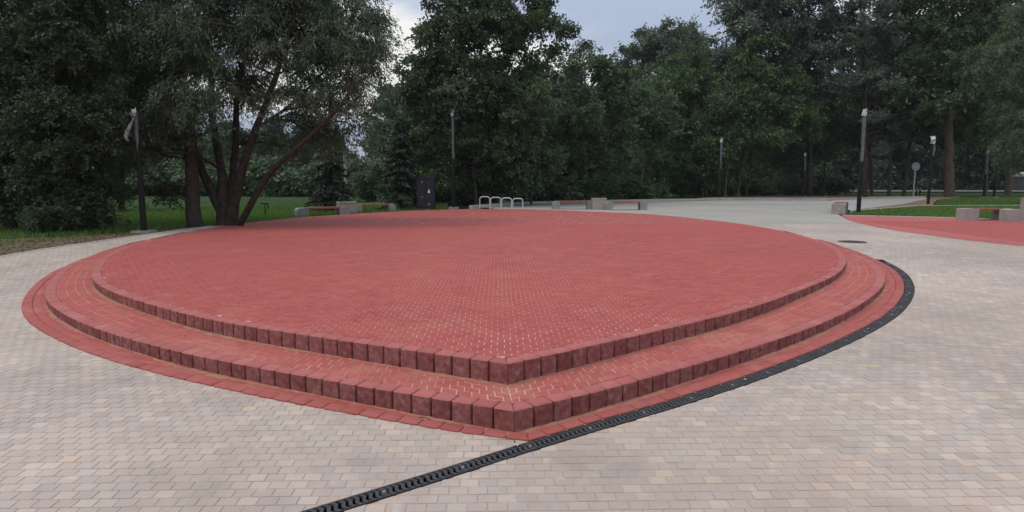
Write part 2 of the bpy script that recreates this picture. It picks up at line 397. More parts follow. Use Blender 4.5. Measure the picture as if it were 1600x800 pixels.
PW, PC, GAP = .1078, .0858, .0052            # paver length, course, joint
def field(xr, yr, rot, keep_in, keep_out, visible=True):
    """courses of pavers; keep_in / keep_out = closed outlines. Returns [(poly, centre, clipped)]"""
    c, s = math.cos(rot), math.sin(rot)
    cx0, cx1 = xr; cy0, cy1 = yr
    res = []; C = []
    r0, r1 = int(cy0 / PC) - 12, int(cy1 / PC) + 12; k0, k1 = int(cx0 / PW) - 8, int(cx1 / PW) + 8
    drift = 0
    for r in range(r0, r1):
        off = (.5 if r % 2 else 0) * PW + R.uniform(-.006, .006)
        for k in range(k0, k1):
            x, y = (k + .5) * PW + off, (r + .5) * PC
            C.append((c * x - s * y, s * x + c * y))
    C = np.array(C)
    m = (C[:, 0] > cx0) & (C[:, 0] < cx1) & (C[:, 1] > cy0) & (C[:, 1] < cy1)
    if visible: m &= np.abs(C[:, 0]) < .84 * C[:, 1] + .9
    C = C[m]
    st = np.zeros(len(C), int)           # 0 whole, 1 clipped
    clips = [[] for _ in C]
    keep = np.ones(len(C), bool)
    for outline, want in [(o, True) for o in keep_in] + [(o, False) for o in keep_out]:
        o = np.vstack([outline, outline[:1]])
        ins = inside(C, outline); idx, dist = near_seg(C, o)
        keep &= (ins == want) | (dist < .068)
        ccw = sum(o[i][0] * o[i + 1][1] - o[i + 1][0] * o[i][1] for i in range(len(o) - 1)) > 0
        for i in np.nonzero(dist < .070)[0]:
            a = o[idx[i]]; d = o[idx[i] + 1] - a
            clips[i].append((a, d, (1 if ccw else -1) * (1 if want else -1))); st[i] = 1
    hw, hc = PW / 2 - GAP / 2, PC / 2 - GAP / 2
    for i in np.nonzero(keep)[0]:
        X, Y = C[i]; poly = [(X + c * a - s * b, Y + s * a + c * b) for a, b in ((-hw, -hc), (hw, -hc), (hw, hc), (-hw, hc))]
        if st[i]:
            whole = area(poly)
            for a, d, sg in clips[i]:
                if len(poly) >= 3: poly = halfclip(poly, a, d, sg)
            if len(poly) < 3 or area(poly) < .12 * whole: continue
            if area(poly) > .985 * whole: res.append((poly, (X, Y), False)); continue
        res.append((poly, (X, Y), bool(st[i])))
    return res
def lay(parent, name, stuff_name, pieces, zf, mat, rot, ch=.003, slope=0., nmax=300, view=True, jit=.0012):
    """nearest whole pavers as single parts with one shared mesh, the rest joined into one part"""
    hw, hc = PW / 2 - GAP / 2, PC / 2 - GAP / 2
    b = Bag(); b.prism([(-hw, -hc), (hw, -hc), (hw, hc), (-hw, hc)], lambda x, y: 0., .03, ch, 0.)
    me = b.mesh(name, M[mat])
    def score(p):
        (X, Y) = p[1]
        return Y if (abs(X) < .80 * Y - .05 and Y > 3.2) else 1e3 + Y
    whole = sorted([p for p in pieces if not p[2]], key=score)[:nmax]
    ids = {id(p) for p in whole}
    for p in whole:
        X, Y = p[1]; o = obj(name, me, parent); z = zf(X, Y) + R.uniform(-jit, jit)
        o.matrix_local = Matrix.Translation((X, Y, z)) @ Matrix.Rotation(math.atan(slope), 4, 'X') @ Matrix.Rotation(rot + R.uniform(-.006, .006), 4, 'Z')
    b = Bag()
    for p in pieces:
        if id(p) in ids: continue
        dz = R.uniform(-jit, jit)
        near = p[1][1] < 9
        b.prism(p[0], (lambda x, y, dz=dz: zf(x, y) + dz), .012 if near else ch, ch, R.random())
    obj(stuff_name, b.mesh(stuff_name, M[mat], tone=True), parent, kind='stuff')

# ------------------------------------------------------------------ terrain sheets
def sheet(name, poly, dz, mat, hfun=g, breaks=(-2, Y1), **k):
    bm = bmesh.new(); vs = [bm.verts.new((x, y, 0)) for x, y in poly]; f = bm.faces.new(vs)
    if f.calc_area() and f.normal.z < 0: f.normal_flip()
    for y in breaks:
        ge = bm.verts[:] + bm.edges[:] + bm.faces[:]
        bmesh.ops.bisect_plane(bm, geom=ge, plane_co=(0, y, 0), plane_no=(0, 1, 0))
    bmesh.ops.triangulate(bm, faces=bm.faces[:])
    for v in bm.verts: v.co.z = hfun(v.co.y) + dz
    bmesh.ops.recalc_face_normals(bm, faces=bm.faces[:])
    if sum(f.normal.z for f in bm.faces) < 0: bmesh.ops.reverse_faces(bm, faces=bm.faces[:])
    me = bpy.data.meshes.new(name); bm.to_mesh(me); bm.free(); me.materials.append(M[mat])
    o = bpy.data.objects.new(name, me); link(o, k.pop('parent', None)); tag(o, **k); return o

sheet('ground', [(-900, -40), (900, -40), (900, 1500), (-900, 1500)], -.11, 'grass', kind='structure')
PL = lambda *a: [P(*q) for q in a]
# bare soil along the left edge of the paving
sheet('soil_strip', PL((-60, 395), (0, 377), (80, 370), (150, 367), (225, 361), (300, 357), (380, 350.5), (380, 347.4), (300, 353), (225, 357.5)) [:7] + PL((395, 345), (300, 352), (225, 356), (150, 361), (60, 366), (0, 371), (-120, 378), (-200, 420), (-200, 450)), -.030, 'soil', kind='structure') if False else None
soil_poly = [(-30, 5)] + [P(0, 372, g), P(70, 369, g), P(140, 366, g), P(225, 359.5, g), P(300, 353, g), P(400, 345, g), P(465, 339, g), P(560, 333, g)] + [(-5.5, 24.5), (-7.6, 20), (-8.0, 14), (-7, 5)]
sheet('soil_strip', soil_poly, -.03, 'soil', kind='structure')

TDfull_L = np.vstack([bl, ul[np.argmax(ul[:, 1] > 16.3):]]); TDfull_R = np.vstack([br, ur[np.argmax(ur[:, 1] > 16.8):]])
TD = np.vstack([TDfull_L, TDfull_R[::-1][1:-1]])                    # whole red figure incl. edging
# ---- drain line (inner edge): straight run from the lower left, then round the right side
din = np.array([(-2.6, 2.14), (-1.095, 3.172), (-.42, 3.625), (.04, 3.945)])
drain_end = int(np.argmax(br[:, 1] > 11.4))
din = smooth(np.vstack([din, br[6:drain_end] - normals(br, 1)[6:drain_end] * .006]), .12)
DW = .118
dn = normals(din, -1)
dout = din + dn * DW
drain_poly = np.vstack([din, dout[::-1]])
TDin = np.vstack([TD])

pave_left = [P(-200, 440, g), P(0, 402, g), P(50, 393, g), P(100, 385.5, g), P(150, 378.5, g), P(200, 371, g), P(250, 364, g), P(300, 357, g), P(345, 352, g)]
pave_out = [(-30, -1.5)] + [(-14, 6.5)] + pave_left[1:] + [(-7.5, 20), (0, 26), P(760, 324), P(860, 319), P(1060, 317), P(1300, 331), P(1316, 338), (40, 26), (60, 20), (60, -1.5)]
RED2 = [P(1313, 337.2, flat), P(1325, 344, g), P(1340, 348.5, g), P(1370, 355, g), P(1400, 360.5, g), P(1450, 367.5, g), P(1500, 374, g), P(1550, 380, g), P(1600, 385, g), P(1700, 396, g), (30, 15), (30, 18.5), P(1600, 345.5), P(1500, 341.5), P(1400, 339)]
from mathutils.geometry import tessellate_polygon
kst = int(np.argmax(din[:, 0] > .02))
hole = np.vstack([dout[::6], br[drain_end::8], ur[np.argmax(ur[:, 1] > 16.8)][None], ul[np.argmax(ul[:, 1] > 16.3)][None], bl[::-1][::8], din[:kst][::-1][::6], din[:1]])
loops = [[Vector((x, y, 0)) for x, y in pave_out], [Vector((x, y, 0)) for x, y in hole]]
allv = [v for l_ in loops for v in l_]
bm = bmesh.new(); bv = [bm.verts.new(v) for v in allv]
for tri in tessellate_polygon(loops):
    try: bm.faces.new([bv[i] for i in tri])
    except ValueError: pass
for y in (-2, Y1): bmesh.ops.bisect_plane(bm, geom=bm.verts[:] + bm.edges[:] + bm.faces[:], plane_co=(0, y, 0), plane_no=(0, 1, 0))
for v in bm.verts: v.co.z = g(v.co.y) - .0035
for f_ in bm.faces:
    if f_.normal.z < 0: f_.normal_flip()
me = bpy.data.meshes.new('pavement'); bm.to_mesh(me); bm.free(); me.materials.append(M['joint'])
pavement = tag(link(bpy.data.objects.new('pavement', me)), kind='structure')
far_band = [(-9.2, 19), P(345, 351.5), (-7.0, 21), (0, 26), P(760, 324), P(860, 319), P(1060, 316.5), P(1300, 331), P(1314, 337), (24, 22.5), (24, 19)]
sheet('distant_paving', [(-8.3, 19.0)] + [(-7.2, 21.0), (0, 26)] + [P(760, 324), P(860, 319), P(1060, 317), P(1290, 330), P(1313, 337), (15.5, 19.0)], -.001, 'grey_far', kind='structure')
gout = np.array([(-30, .5), (-14, 6.5)] + pave_left[1:] + [(-7.6, 19.0), (15.3, 19.0), (40, 19.0), (40, .5)])
ROT = math.radians(1.3)
pieces = field((-14.5, 17), (2.3, 19.0), ROT, [gout], [TDin, drain_poly, np.array(RED2)])
lay(pavement, 'paver', 'paver_field', pieces, lambda x, y: g(y), 'grey', ROT, slope=S0, ch=.002)

# ------------------------------------------------------------------ the stepped platform
plat = empty('stepped_platform', (0, 16, 0), label='large red teardrop shaped platform of pavers with two kerb steps and a pointed corner', cat='platform')
PO = plat
def pobj(name, me, **k):
    o = obj(name, me, None, **k); o.parent = PO; o.matrix_parent_inverse = Matrix.Translation((0, -16, 0)); return o
KW = .125
ui_l, ui_r = offset(ul, 'L', KW), offset(ur, 'R', KW)
top_outline = np.vstack([ui_l, ui_r[::-1][1:-1]])
li_l, li_r = offset(ll, 'L', KW), offset(lr, 'R', KW)
# core under the top pavers (joint bed), under the treads and under the edging
def fan(name, outline, z, mat):
    bm = bmesh.new(); f = bm.faces.new([bm.verts.new((x, y, z if not callable(z) else z(y))) for x, y in outline])
    if f.normal.z < 0: pass
    bmesh.ops.triangulate(bm, faces=[f]); me = bpy.data.meshes.new(name); bm.to_mesh(me); bm.free(); me.materials.append(M[mat]); return me
simp = lambda a, k=6: a[::k]
pobj('top_bed', fan('top_bed', simp(top_outline), H2 - .0028, 'joint_red'))
def strip(a, b, za, zb, mat, name, n=400):
    Sa, Sb = arclen(a), arclen(b); v = []; f = []
    for i in range(n + 1):
        t_ = i / n; p = at_s(a, t_ * Sa[-1], Sa); q = at_s(b, t_ * Sb[-1], Sb)
        v += [(p[0], p[1], za(p[1])), (q[0], q[1], zb(q[1]))]
        if i: f.append((2 * i - 2, 2 * i - 1, 2 * i + 1, 2 * i))
    return v, f
Bd = Bag()
for a, b_ in ((ul, li_l), (ur, li_r)):
    e1 = int(np.argmax(a[:, 1] > 14.3)) if (a[:, 1] > 14.3).any() else len(a)
    v, f = strip(a[:e1], b_, lambda y: T(y) - .0028, lambda y: T(y) - .0028, 0, ''); Bd.add(v, f)
for a, b_ in ((ll, bl), (lr, br)):
    v, f = strip(a, b_, lambda y: g(y) - .002 if g(y) < T(y) else T(y) - .0028, lambda y: g(y) - .002 if g(y) < T(y) else T(y) - .0028, 0, ''); Bd.add(v, f)
pobj('tread_bed', Bd.mesh('tread_bed', M['joint_tread']))

def kerb_block(outer, half, s0, s1, SA, first, width, zf, depth, ch, gap, tone=0.):
    """plan outline of one block along the outer curve"""
    nrm = out_n(outer, half)
    def on(s): return at_s(outer, s, SA)
    def nn(s):
        k = min(len(outer) - 1, max(1, int(np.searchsorted(SA, s)))); v_ = nrm[k]; return v_
    a, b_ = on(s0 + gap / 2), on(s1 - gap / 2)
    ia, ib = a - nn(s0) * width, b_ - nn(s1) * width
    if first:
        a = outer[0] + (b_ - outer[0]) / np.hypot(*(b_ - outer[0])) * .0015
        k = width / max(.5, abs(float(np.dot(MD, nrm[3])))); ia = outer[0] + MD * k + (b_ - outer[0]) / np.hypot(*(b_ - outer[0])) * .0015
    t_ = (b_ - a); L_ = np.hypot(*t_); t_ = t_ / L_; n_ = nn((s0 + s1) / 2)
    r_ = .020; q_ = .3 * r_
    poly = ([a] if first else [a - t_ * 0 + t_ * q_ - n_ * q_, a + t_ * r_]) + [b_ - t_ * r_, b_ - t_ * q_ - n_ * q_, b_ - n_ * r_, ib, ia] + ([] if first else [a - n_ * r_])
    poly = [tuple(p) for p in poly]
    A = sum(poly[i][0] * poly[(i + 1) % len(poly)][1] - poly[(i + 1) % len(poly)][0] * poly[i][1] for i in range(len(poly)))
    if A < 0: poly = poly[::-1]
    return poly
def kerb_ring(name, stuff_name, curves, ztop, depth, width, step, mat, ch, gap, nmax=300, jz=.002, ymax=99):
    items = []
    for half, c_ in curves:
        SA = arclen(c_); n = max(1, round(SA[-1] / step)); st = SA[-1] / n
        for i in range(n):
            p = at_s(c_, (i + .5) * st, SA)
            if p[1] > ymax: continue
            poly = kerb_block(c_, half, i * st, (i + 1) * st, SA, i == 0, width, ztop, depth, ch, gap)
            items.append((p[1] + (0 if abs(p[0]) < .8 * p[1] else 50), poly))
    items.sort(key=lambda q: q[0])
    bag = Bag()
    for k, (sc_, poly) in enumerate(items):
        dz = R.uniform(-jz, jz); zf = lambda x, y, dz=dz: ztop(y) + dz
        if k < nmax:
            cx = sum(p[0] for p in poly) / len(poly); cy = sum(p[1] for p in poly) / len(poly)
            b = Bag(); b.prism([(x - cx, y - cy) for x, y in poly], lambda x, y: zf(x + cx, y + cy), depth, ch, 0., inset=ch * 1.2)
            o = obj(name, auto_smooth(b.mesh(name, M[mat]), 35), None); o.parent = PO
            o.matrix_parent_inverse = Matrix.Translation((0, -16, 0)); o.location = (cx, cy, 0)
        else: bag.prism(poly, zf, depth, ch, R.random(), inset=ch * 1.2)
    if bag.v: pobj(stuff_name, bag.mesh(stuff_name, M[mat], tone=True), kind='stuff')
kerb_ring('upper_kerb_block', 'upper_kerb_remainder', [('L', ul), ('R', ur)], lambda y: H2 + .003, .26, KW, .163, 'kerb', .011, .008)
lle = int(np.argmax(ll[:, 1] > 11.6)); lre = int(np.argmax(lr[:, 1] > 12.0))
kerb_ring('lower_kerb_block', 'lower_kerb_remainder', [('L', ll[:lle]), ('R', lr[:lre])], lambda y: T(y) + .003, .26, KW, .163, 'kerb', .011, .008)
kerb_ring('edging_block', 'edging_remainder', [('L', bl), ('R', br)], lambda y: min(g(y) + .014, T(y)), .07, .105, .16, 'edging', .006, .006, ymax=14.2)
# top pavers
tp = field((-9, 8), (4.5, 29), ROT, [top_outline], [], visible=False)
tp = [(p, c_, cl) for p, c_, cl in tp]
class _Off: pass
hold = bpy.data.objects.new('top_paving', None); link(hold, plat); hold.matrix_parent_inverse = Matrix.Translation((0, -16, 0))
hold_ok = hold
# (pavers are direct children of the platform: keep the tree two levels deep)
bpy.data.objects.remove(hold)
def lay_on_platform(name, stuff_name, pieces, zf, mat, nmax=300, ch=.003, jit=.0012):
    pieces = sorted(pieces, key=lambda p: p[1][1] + (50 if p[2] else 0))
    hw, hc = PW / 2 - GAP / 2, PC / 2 - GAP / 2
    b = Bag(); b.prism([(-hw, -hc), (hw, -hc), (hw, hc), (-hw, hc)], lambda x, y: 0., .03, ch, 0.)
    me = b.mesh(name, M[mat]); bag = Bag()
    for k, (poly, (X, Y), cl) in enumerate(pieces):
        dz = R.uniform(-jit, jit)
        if k < nmax and not cl:
            o = obj(name, me, None); o.parent = PO; o.matrix_parent_inverse = Matrix.Translation((0, -16, 0))
            o.location = (X, Y, zf(Y) + dz); o.rotation_euler = (0, 0, ROT + R.uniform(-.006, .006))
        else: bag.prism(poly, (lambda x, y, dz=dz: zf(y) + dz), .008, ch, R.random())
    pobj(stuff_name, bag.mesh(stuff_name, M[mat], tone=True), kind='stuff')
lay_on_platform('top_paver', 'top_paver_field', tp, flat, 'red_top', ch=.0016)
# tread pavers: four courses that follow the curve, and one behind the edging
def ring_rows(inner, outer, rows, step, ymax, zf, gap=.005):
    """courses between two curves -> list of plan outlines"""
    Si, So = arclen(inner), arclen(outer); L_ = So[-1]; n = int(L_ / step); res = []
    for r in range(rows):
        a0, a1 = r / rows, (r + 1) / rows
        off = .5 * (r % 2)
        for i in range(n + 1):
            t0, t1 = max(0, (i - off) / n), min(1, (i + 1 - off) / n)
            if t1 - t0 < .2 / n: continue
            pts = []
            for t_, a in ((t0, a0), (t1, a0), (t1, a1), (t0, a1)):
                p = at_s(inner, t_ * Si[-1], Si); q = at_s(outer, t_ * So[-1], So); pts.append(p + (q - p) * a)
            if min(p[1] for p in pts) > ymax: continue
            w = np.hypot(*(pts[1] - pts[2]))
            if w < .02: continue
            c_ = sum(pts) / 4; sh = [p + (c_ - p) / np.hypot(*(c_ - p)) * gap * .7 for p in pts]
            poly = [tuple(p) for p in sh]
            A = sum(poly[k][0] * poly[(k + 1) % 4][1] - poly[(k + 1) % 4][0] * poly[k][1] for k in range(4))
            if A < 0: poly = poly[::-1]
            res.append(poly)
    return res
polys = []
for a, b_ in ((ul, li_l), (ur, li_r)):
    e1 = int(np.argmax(a[:, 1] > 14.3))
    polys += [(p, T) for p in ring_rows(a[:e1], b_, 4, .125, 15, T)]
gl = lambda y: min(g(y) + .008, T(y))
for a, b_, h_, k_ in ((ll, li_l, 'L', lle), (lr, li_r, 'R', lre)):
    m_i = int(np.argmax(b_[:, 1] > a[k_, 1]))
    polys += [(p, T) for p in ring_rows(b_[m_i:], a[k_:], 1, .125, 14.4, T)]
for a, b_, h_ in ((ll, offset(bl, 'L', .108), 'L'), (lr, offset(br, 'R', .108), 'R')):
    polys += [(p, gl) for p in ring_rows(a, b_, 2, .125, 13.5, gl) if area(p) > .002]
polys.sort(key=lambda q: q[0][0][1] + 3 * abs(q[0][0][0]) * .1)
bag = Bag()
for k, (poly, zf) in enumerate(polys):
    dz = R.uniform(-.0015, .0015)
    if k < 300:
        cx = sum(p[0] for p in poly) / 4; cy = sum(p[1] for p in poly) / 4
        b = Bag(); b.prism([(x - cx, y - cy) for x, y in poly], lambda x, y: zf(y + cy) + dz, .03, .003, 0.)
        o = obj('tread_paver', b.mesh('tread_paver', M['red_tread']), None); o.parent = PO
        o.matrix_parent_inverse = Matrix.Translation((0, -16, 0)); o.location = (cx, cy, 0)
    else: bag.prism(poly, (lambda x, y, zf=zf, dz=dz: zf(y) + dz), .01, .003, R.random())
pobj('tread_paver_remainder', bag.mesh('tread_paver_remainder', M['red_tread'], tone=True), kind='stuff')
# sand drifted against the foot of both kerbs
def drift(curve, half, zf, w0, ymax):
    n_ = out_n(curve, half); v = []; f = []; ph = R.uniform(0, 9)
    for i in range(0, len(curve), 1):
        p = curve[i]
        if p[1] > ymax: break
        s_ = i * .04; w = w0 * (.55 + .45 * math.sin(s_ * 2.1 + ph) + .5 * R.uniform(-.5, .7)); w = max(.006, w); h_ = .002 + .006 * R.random()
        a = p - n_[i] * .002; b_ = p + n_[i] * w * .45; c_ = p + n_[i] * w
        z = zf(p[1]); v += [(a[0], a[1], z + h_), (b_[0], b_[1], z + h_ * .5), (c_[0], c_[1], z - .002)]
        k = len(v)
        if k > 3: f += [(k - 6, k - 5, k - 2, k - 3), (k - 5, k - 4, k - 1, k - 2)]
    return v, f
Bs = Bag()
for c_, h_, zf, w0, ym in ((ul, 'L', T, .05, 13), (ur, 'R', T, .05, 13), (ll, 'L', lambda y: gl(y), .045, 11), (lr, 'R', lambda y: gl(y), .05, 11)):
    v, f = drift(c_, h_, zf, w0, ym); Bs.add(v, f)
pobj('drifted_sand', Bs.mesh('drifted_sand', M['sand'], smooth=True), kind='stuff')

# ------------------------------------------------------------------ slot drain
drain = empty('drainage_channel', (0, 4, 0), label='long black cast iron slot drain running round the right foot of the platform', cat='drain')
def dobj(name, me, parent=None, **k):
    o = obj(name, me, None, **k); o.parent = parent or drain
    if parent is None: o.matrix_parent_inverse = Matrix.Translation((0, -4, 0))
    return o
SD = arclen(din)
def dpt(s, w):                                # point on the drain: s along, w across from the inner edge
    p = at_s(din, s, SD); k = min(len(dn) - 1, int(np.searchsorted(SD, s))); q = p + dn[k] * w; return q
v = []; f = []
n = int(SD[-1] / .1)
for i in range(n + 1):
    s = SD[-1] * i / n
    for w, dz in ((0, .004), (.004, .004), (.008, -.06), (DW - .008, -.06), (DW - .004, .004), (DW, .004), (DW + .002, -.03)):
        q = dpt(s, w); v.append((q[0], q[1], g(q[1]) + dz))
    if i:
        b0 = (i - 1) * 7; b1 = i * 7
        for k in range(6): f.append((b0 + k, b0 + k + 1, b1 + k + 1, b1 + k))
dobj('channel_body', mesh_from('channel_body', v, f, M['channel_dark']))
sec = .5; ns = int(SD[-1] / sec)
for i in range(ns):
    s0, s1 = i * sec + .002, (i + 1) * sec - .002; b = Bag(); zt = .005
    a0, a1 = dpt((s0 + s1) / 2, DW / 2); org = np.array([a0, a1])
    def W3(s, w, dz): q = dpt(s, w); return (q[0] - org[0], q[1] - org[1], g(q[1]) + dz)
    def slab(fun, dz0=zt, dep=.014):
        """closed slab from a list of (s,w) left/right pairs"""
        L_, R_ = fun; k = len(L_); vs = [W3(s, w, dz0) for s, w in L_] + [W3(s, w, dz0) for s, w in R_] + [W3(s, w, dz0 - dep) for s, w in L_] + [W3(s, w, dz0 - dep) for s, w in R_]
        fs = []
        for j in range(k - 1):
            fs += [(j, j + 1, k + j + 1, k + j), (2 * k + j, 2 * k + j + 1, j + 1, j), (k + j, k + j + 1, 3 * k + j + 1, 3 * k + j)]
        b.add(vs, fs)
    for w0, w1 in ((.007, .014), (DW - .014, DW - .007)):
        slab(([(s0 + (s1 - s0) * j / 4, w0) for j in range(5)], [(s0 + (s1 - s0) * j / 4, w1) for j in range(5)]))
    nb = 13
    for j in range(nb):
        c_ = s0 + (s1 - s0) * (j + .5) / nb; wd = .0105
        if nb // 2 - 0 == j: wd = .017
        Ls, Rs = [], []
        for q in range(9):
            u = q / 8; w = .013 + (DW - .026) * u
            off = .011 * math.sin(2 * math.pi * u) + .016 * (u - .5)
            Ls.append((c_ - wd + off, w)); Rs.append((c_ + wd + off, w))
        slab((Ls, Rs))
    me = b.mesh('grate', M['cast_iron'])
    o = dobj('grate', me); o.location = (org[0], org[1], 0)
    bb = Bag(); q = W3((s0 + s1) / 2, DW / 2, zt + .0005); bb.tube([(q[0], q[1], q[2] - .006), (q[0], q[1], q[2] + .002)], [.009, .008], 10)
    o2 = obj('bolt', bb.mesh('bolt', M['bolt_steel']), None); o2.parent = o
# dry leaves and chips caught on the drain and on the stones
Bl = Bag()
def chip(x, y, z, r, mat=0):
    n_ = 5; ang = R.uniform(0, 6.28); vs = [(x + r * R.uniform(.5, 1.1) * math.cos(ang + k * 6.28 / n_), y + r * R.uniform(.4, 1.) * math.sin(ang + k * 6.28 / n_), z + R.uniform(0, r * .6)) for k in range(n_)]
    Bl.add(vs + [(x, y, z + r * .5)], [(k, (k + 1) % n_, n_) for k in range(n_)], mat)
for (px, py) in ((1246,521),(1262,510),(1250,527),(1268,517),(1330,515),(1340,510),(1345,506),(1352,509),(1357,503),(1362,500),(1372,498),(1380,494),(1398,470),(1395,487),(1411,441),(1324,518),(1262,528),(1238,545),(1180,580),(1164,595)):
    x, y = P(px, py, g); chip(x, y, g(y) + .008, R.uniform(.007, .017), R.choice((0, 0, 1)))
for k in range(60):
    s = R.uniform(7.5, 13.5); q = dpt(s, R.uniform(-.02, .1)); chip(q[0], q[1], g(q[1]) + .006, R.uniform(.004, .011), R.choice((0, 0, 1)))
x, y = P(805, 697, g); chip(x, y, g(y) + .008, .017); chip(x + .012, y - .008, g(y) + .008, .012)
for px, py, zf in ((355, 611, g), (728, 539, flat), (538, 593.5, T), (722, 539, flat), (1012, 598, g), (300, 640, g), (1290, 700, g)):
    x, y = P(px, py, zf); chip(x, y, zf(y) + .004, .008, 1)
tag(obj('fallen_leaves', Bl.mesh('fallen_leaves', [M['debris'], M['white_flake']])), kind='stuff', label='dry leaves and pale chips caught along the slot drain')

# ------------------------------------------------------------------ manhole
mx_, my_ = P(1332, 378, g)
b = Bag(); r0 = .235
prof = [(r0 + .05, -.01), (r0 + .05, .006), (r0 + .012, .007), (r0 + .010, .002)]
n = 28; vs = []; fs = []
for k in range(n):
    a = 2 * math.pi * k / n
    for r_, z in prof: vs.append((r_ * math.cos(a), r_ * math.sin(a), z))
for k in range(n):
    for j in range(3): fs.append((4 * k + j, 4 * ((k + 1) % n) + j, 4 * ((k + 1) % n) + j + 1, 4 * k + j + 1))
b.add(vs, fs)
mh = empty('manhole', (mx_, my_, g(my_)), label='round dark iron manhole cover set in the grey pavers', cat='manhole')
obj('manhole_frame', b.mesh('manhole_frame', M['iron_cover']), mh)
b = Bag(); b.tube([(0, 0, -.02), (0, 0, .006)], r0 + .006, 28)
for a in range(-4, 5):
    for c_ in range(-4, 5):
        if math.hypot(a, c_) < 4.4: b.box(a * .058 - .02, c_ * .058 - .02, .005, a * .058 + .02, c_ * .058 + .02, .009)
obj('cover', b.mesh('cover', M['iron_cover']), mh)

# ------------------------------------------------------------------ far ground: car park, path, verges
sheet('car_park', PL((760, 324.5), (860, 319.6), (1060, 317.4), (1300, 331.5), (1330, 326.5), (1415, 319.5), (1400, 312.8), (1290, 313.8), (1150, 313.4), (1000, 315.4), (880, 317.8), (800, 319.5), (735, 325)), .004, 'lot_asphalt', kind='structure')
# red paving to the right
red2 = sheet('red_paving', RED2, .003, 'red_far', kind='structure')
rp = field((11, 17.5), (13.5, 20.3), ROT, [np.array(RED2)], [])
b = Bag()
for p_, c_, cl_ in rp: b.prism(p_, lambda x, y: g(y) + .0065, .002, .002, R.random())
obj('paver_field', b.mesh('paver_field', M['red_top'], tone=True), red2, kind='stuff')
sheet('earth_bank', PL((1040, 314.8), (1100, 309), (1180, 306.2), (1290, 305.8), (1420, 306.8), (1500, 306.6), (1480, 311), (1420, 318), (1400, 312.2), (1290, 313.2), (1150, 312.8)), .012, 'earth', kind='structure')
sheet('path', PL((1300, 313.4), (1395, 310), (1445, 309), (1452, 312), (1425, 318), (1440, 321), (1330, 328.5), (1300, 330), (1290, 322)), .018, 'lot_asphalt', kind='structure')
sheet('sand_path', PL((1330, 329.0), (1410, 319.5), (1452, 310.5), (1500, 308), (1500, 309.6), (1465, 312.5), (1455, 322), (1400, 325.5), (1340, 330.5)), .024, 'earth', kind='structure')
sheet('road', [AT(1000, 300, 70).to_tuple()[:2]] and [(-5, 66), (200, 58), (200, 64.5), (-5, 73)], .022, 'road_asphalt', kind='structure')
sheet('verge', PL((1316, 337.4), (1335, 331), (1400, 326.4), (1440, 323.4), (1500, 323.2), (1760, 323), (1760, 347), (1600, 345.0), (1500, 341), (1400, 338.6)), .012, 'grass', kind='structure')
sheet('verge', PL((1466, 312.8), (1500, 309.8), (1760, 309), (1760, 321.5), (1500, 321.5), (1458, 321.6)), .014, 'grass', kind='structure')
def kerbline(name, pts, w, h, mat='kerb_pale', seg=1.0):
    """a run of separate kerb stones"""
    p = resample([P(*q) for q in pts], .1); SA = arclen(p); n = max(1, int(SA[-1] / seg)); root = empty(name, (p[0][0], p[0][1], H2), kind='structure')
    nn = normals(p, 1)
    for i in range(n):
        a, b_ = at_s(p, i * SA[-1] / n + .01, SA), at_s(p, (i + 1) * SA[-1] / n - .01, SA); d = (b_ - a) / np.hypot(*(b_ - a)); q = np.array([-d[1], d[0]]) * w / 2
        poly = [tuple(x - p[0]) for x in (a - q, b_ - q, b_ + q, a + q)]
        b = Bag(); b.prism(poly, lambda x, y: h + R.uniform(-.002, .002) * 0, h + .1, .012); obj('kerb_stone', b.mesh('kerb_stone', M[mat]), root)
    return root
kerbline('kerb', [(735, 325.6), (800, 320), (830, 318.6), (880, 317.4), (1000, 315), (1150, 312.9), (1296, 313.2)], .14, .13, 'kerb_pale', 1.6)
kerbline('kerb', [(1290, 312.8), (1395, 309.4), (1445, 308.6)], .14, .10, 'kerb_pale', 1.6)
kerbline('kerb', [(1330, 330.6), (1400, 325.9), (1440, 322.6), (1500, 322.4), (1640, 322)], .12, .06, 'kerb_pale', 1.6)
kerbline('kerb', [(1316, 337.3), (1400, 338.8), (1500, 341.3), (1600, 345.3), (1700, 350)], .08, .035, 'kerb_pale', 1.0)
Bk = Bag()
# thin edging along the left of the paving
kl = resample(np.array(pave_left), .1); sal = arclen(kl)
ke = empty('kerb', (0, 0, 0), kind='structure')
for i in range(int(sal[-1])):
    a, b_ = at_s(kl, i + .01, sal), at_s(kl, i + .99, sal); d = (b_ - a) / np.hypot(*(b_ - a)); q = np.array([-d[1], d[0]])
    poly = [tuple(a), tuple(b_), tuple(b_ + q * .07), tuple(a + q * .07)]
    b = Bag(); b.prism(poly, lambda x, y: g(y) + .012, .1, .006); obj('kerb_stone', b.mesh('kerb_stone', M['kerb_pale']), ke)

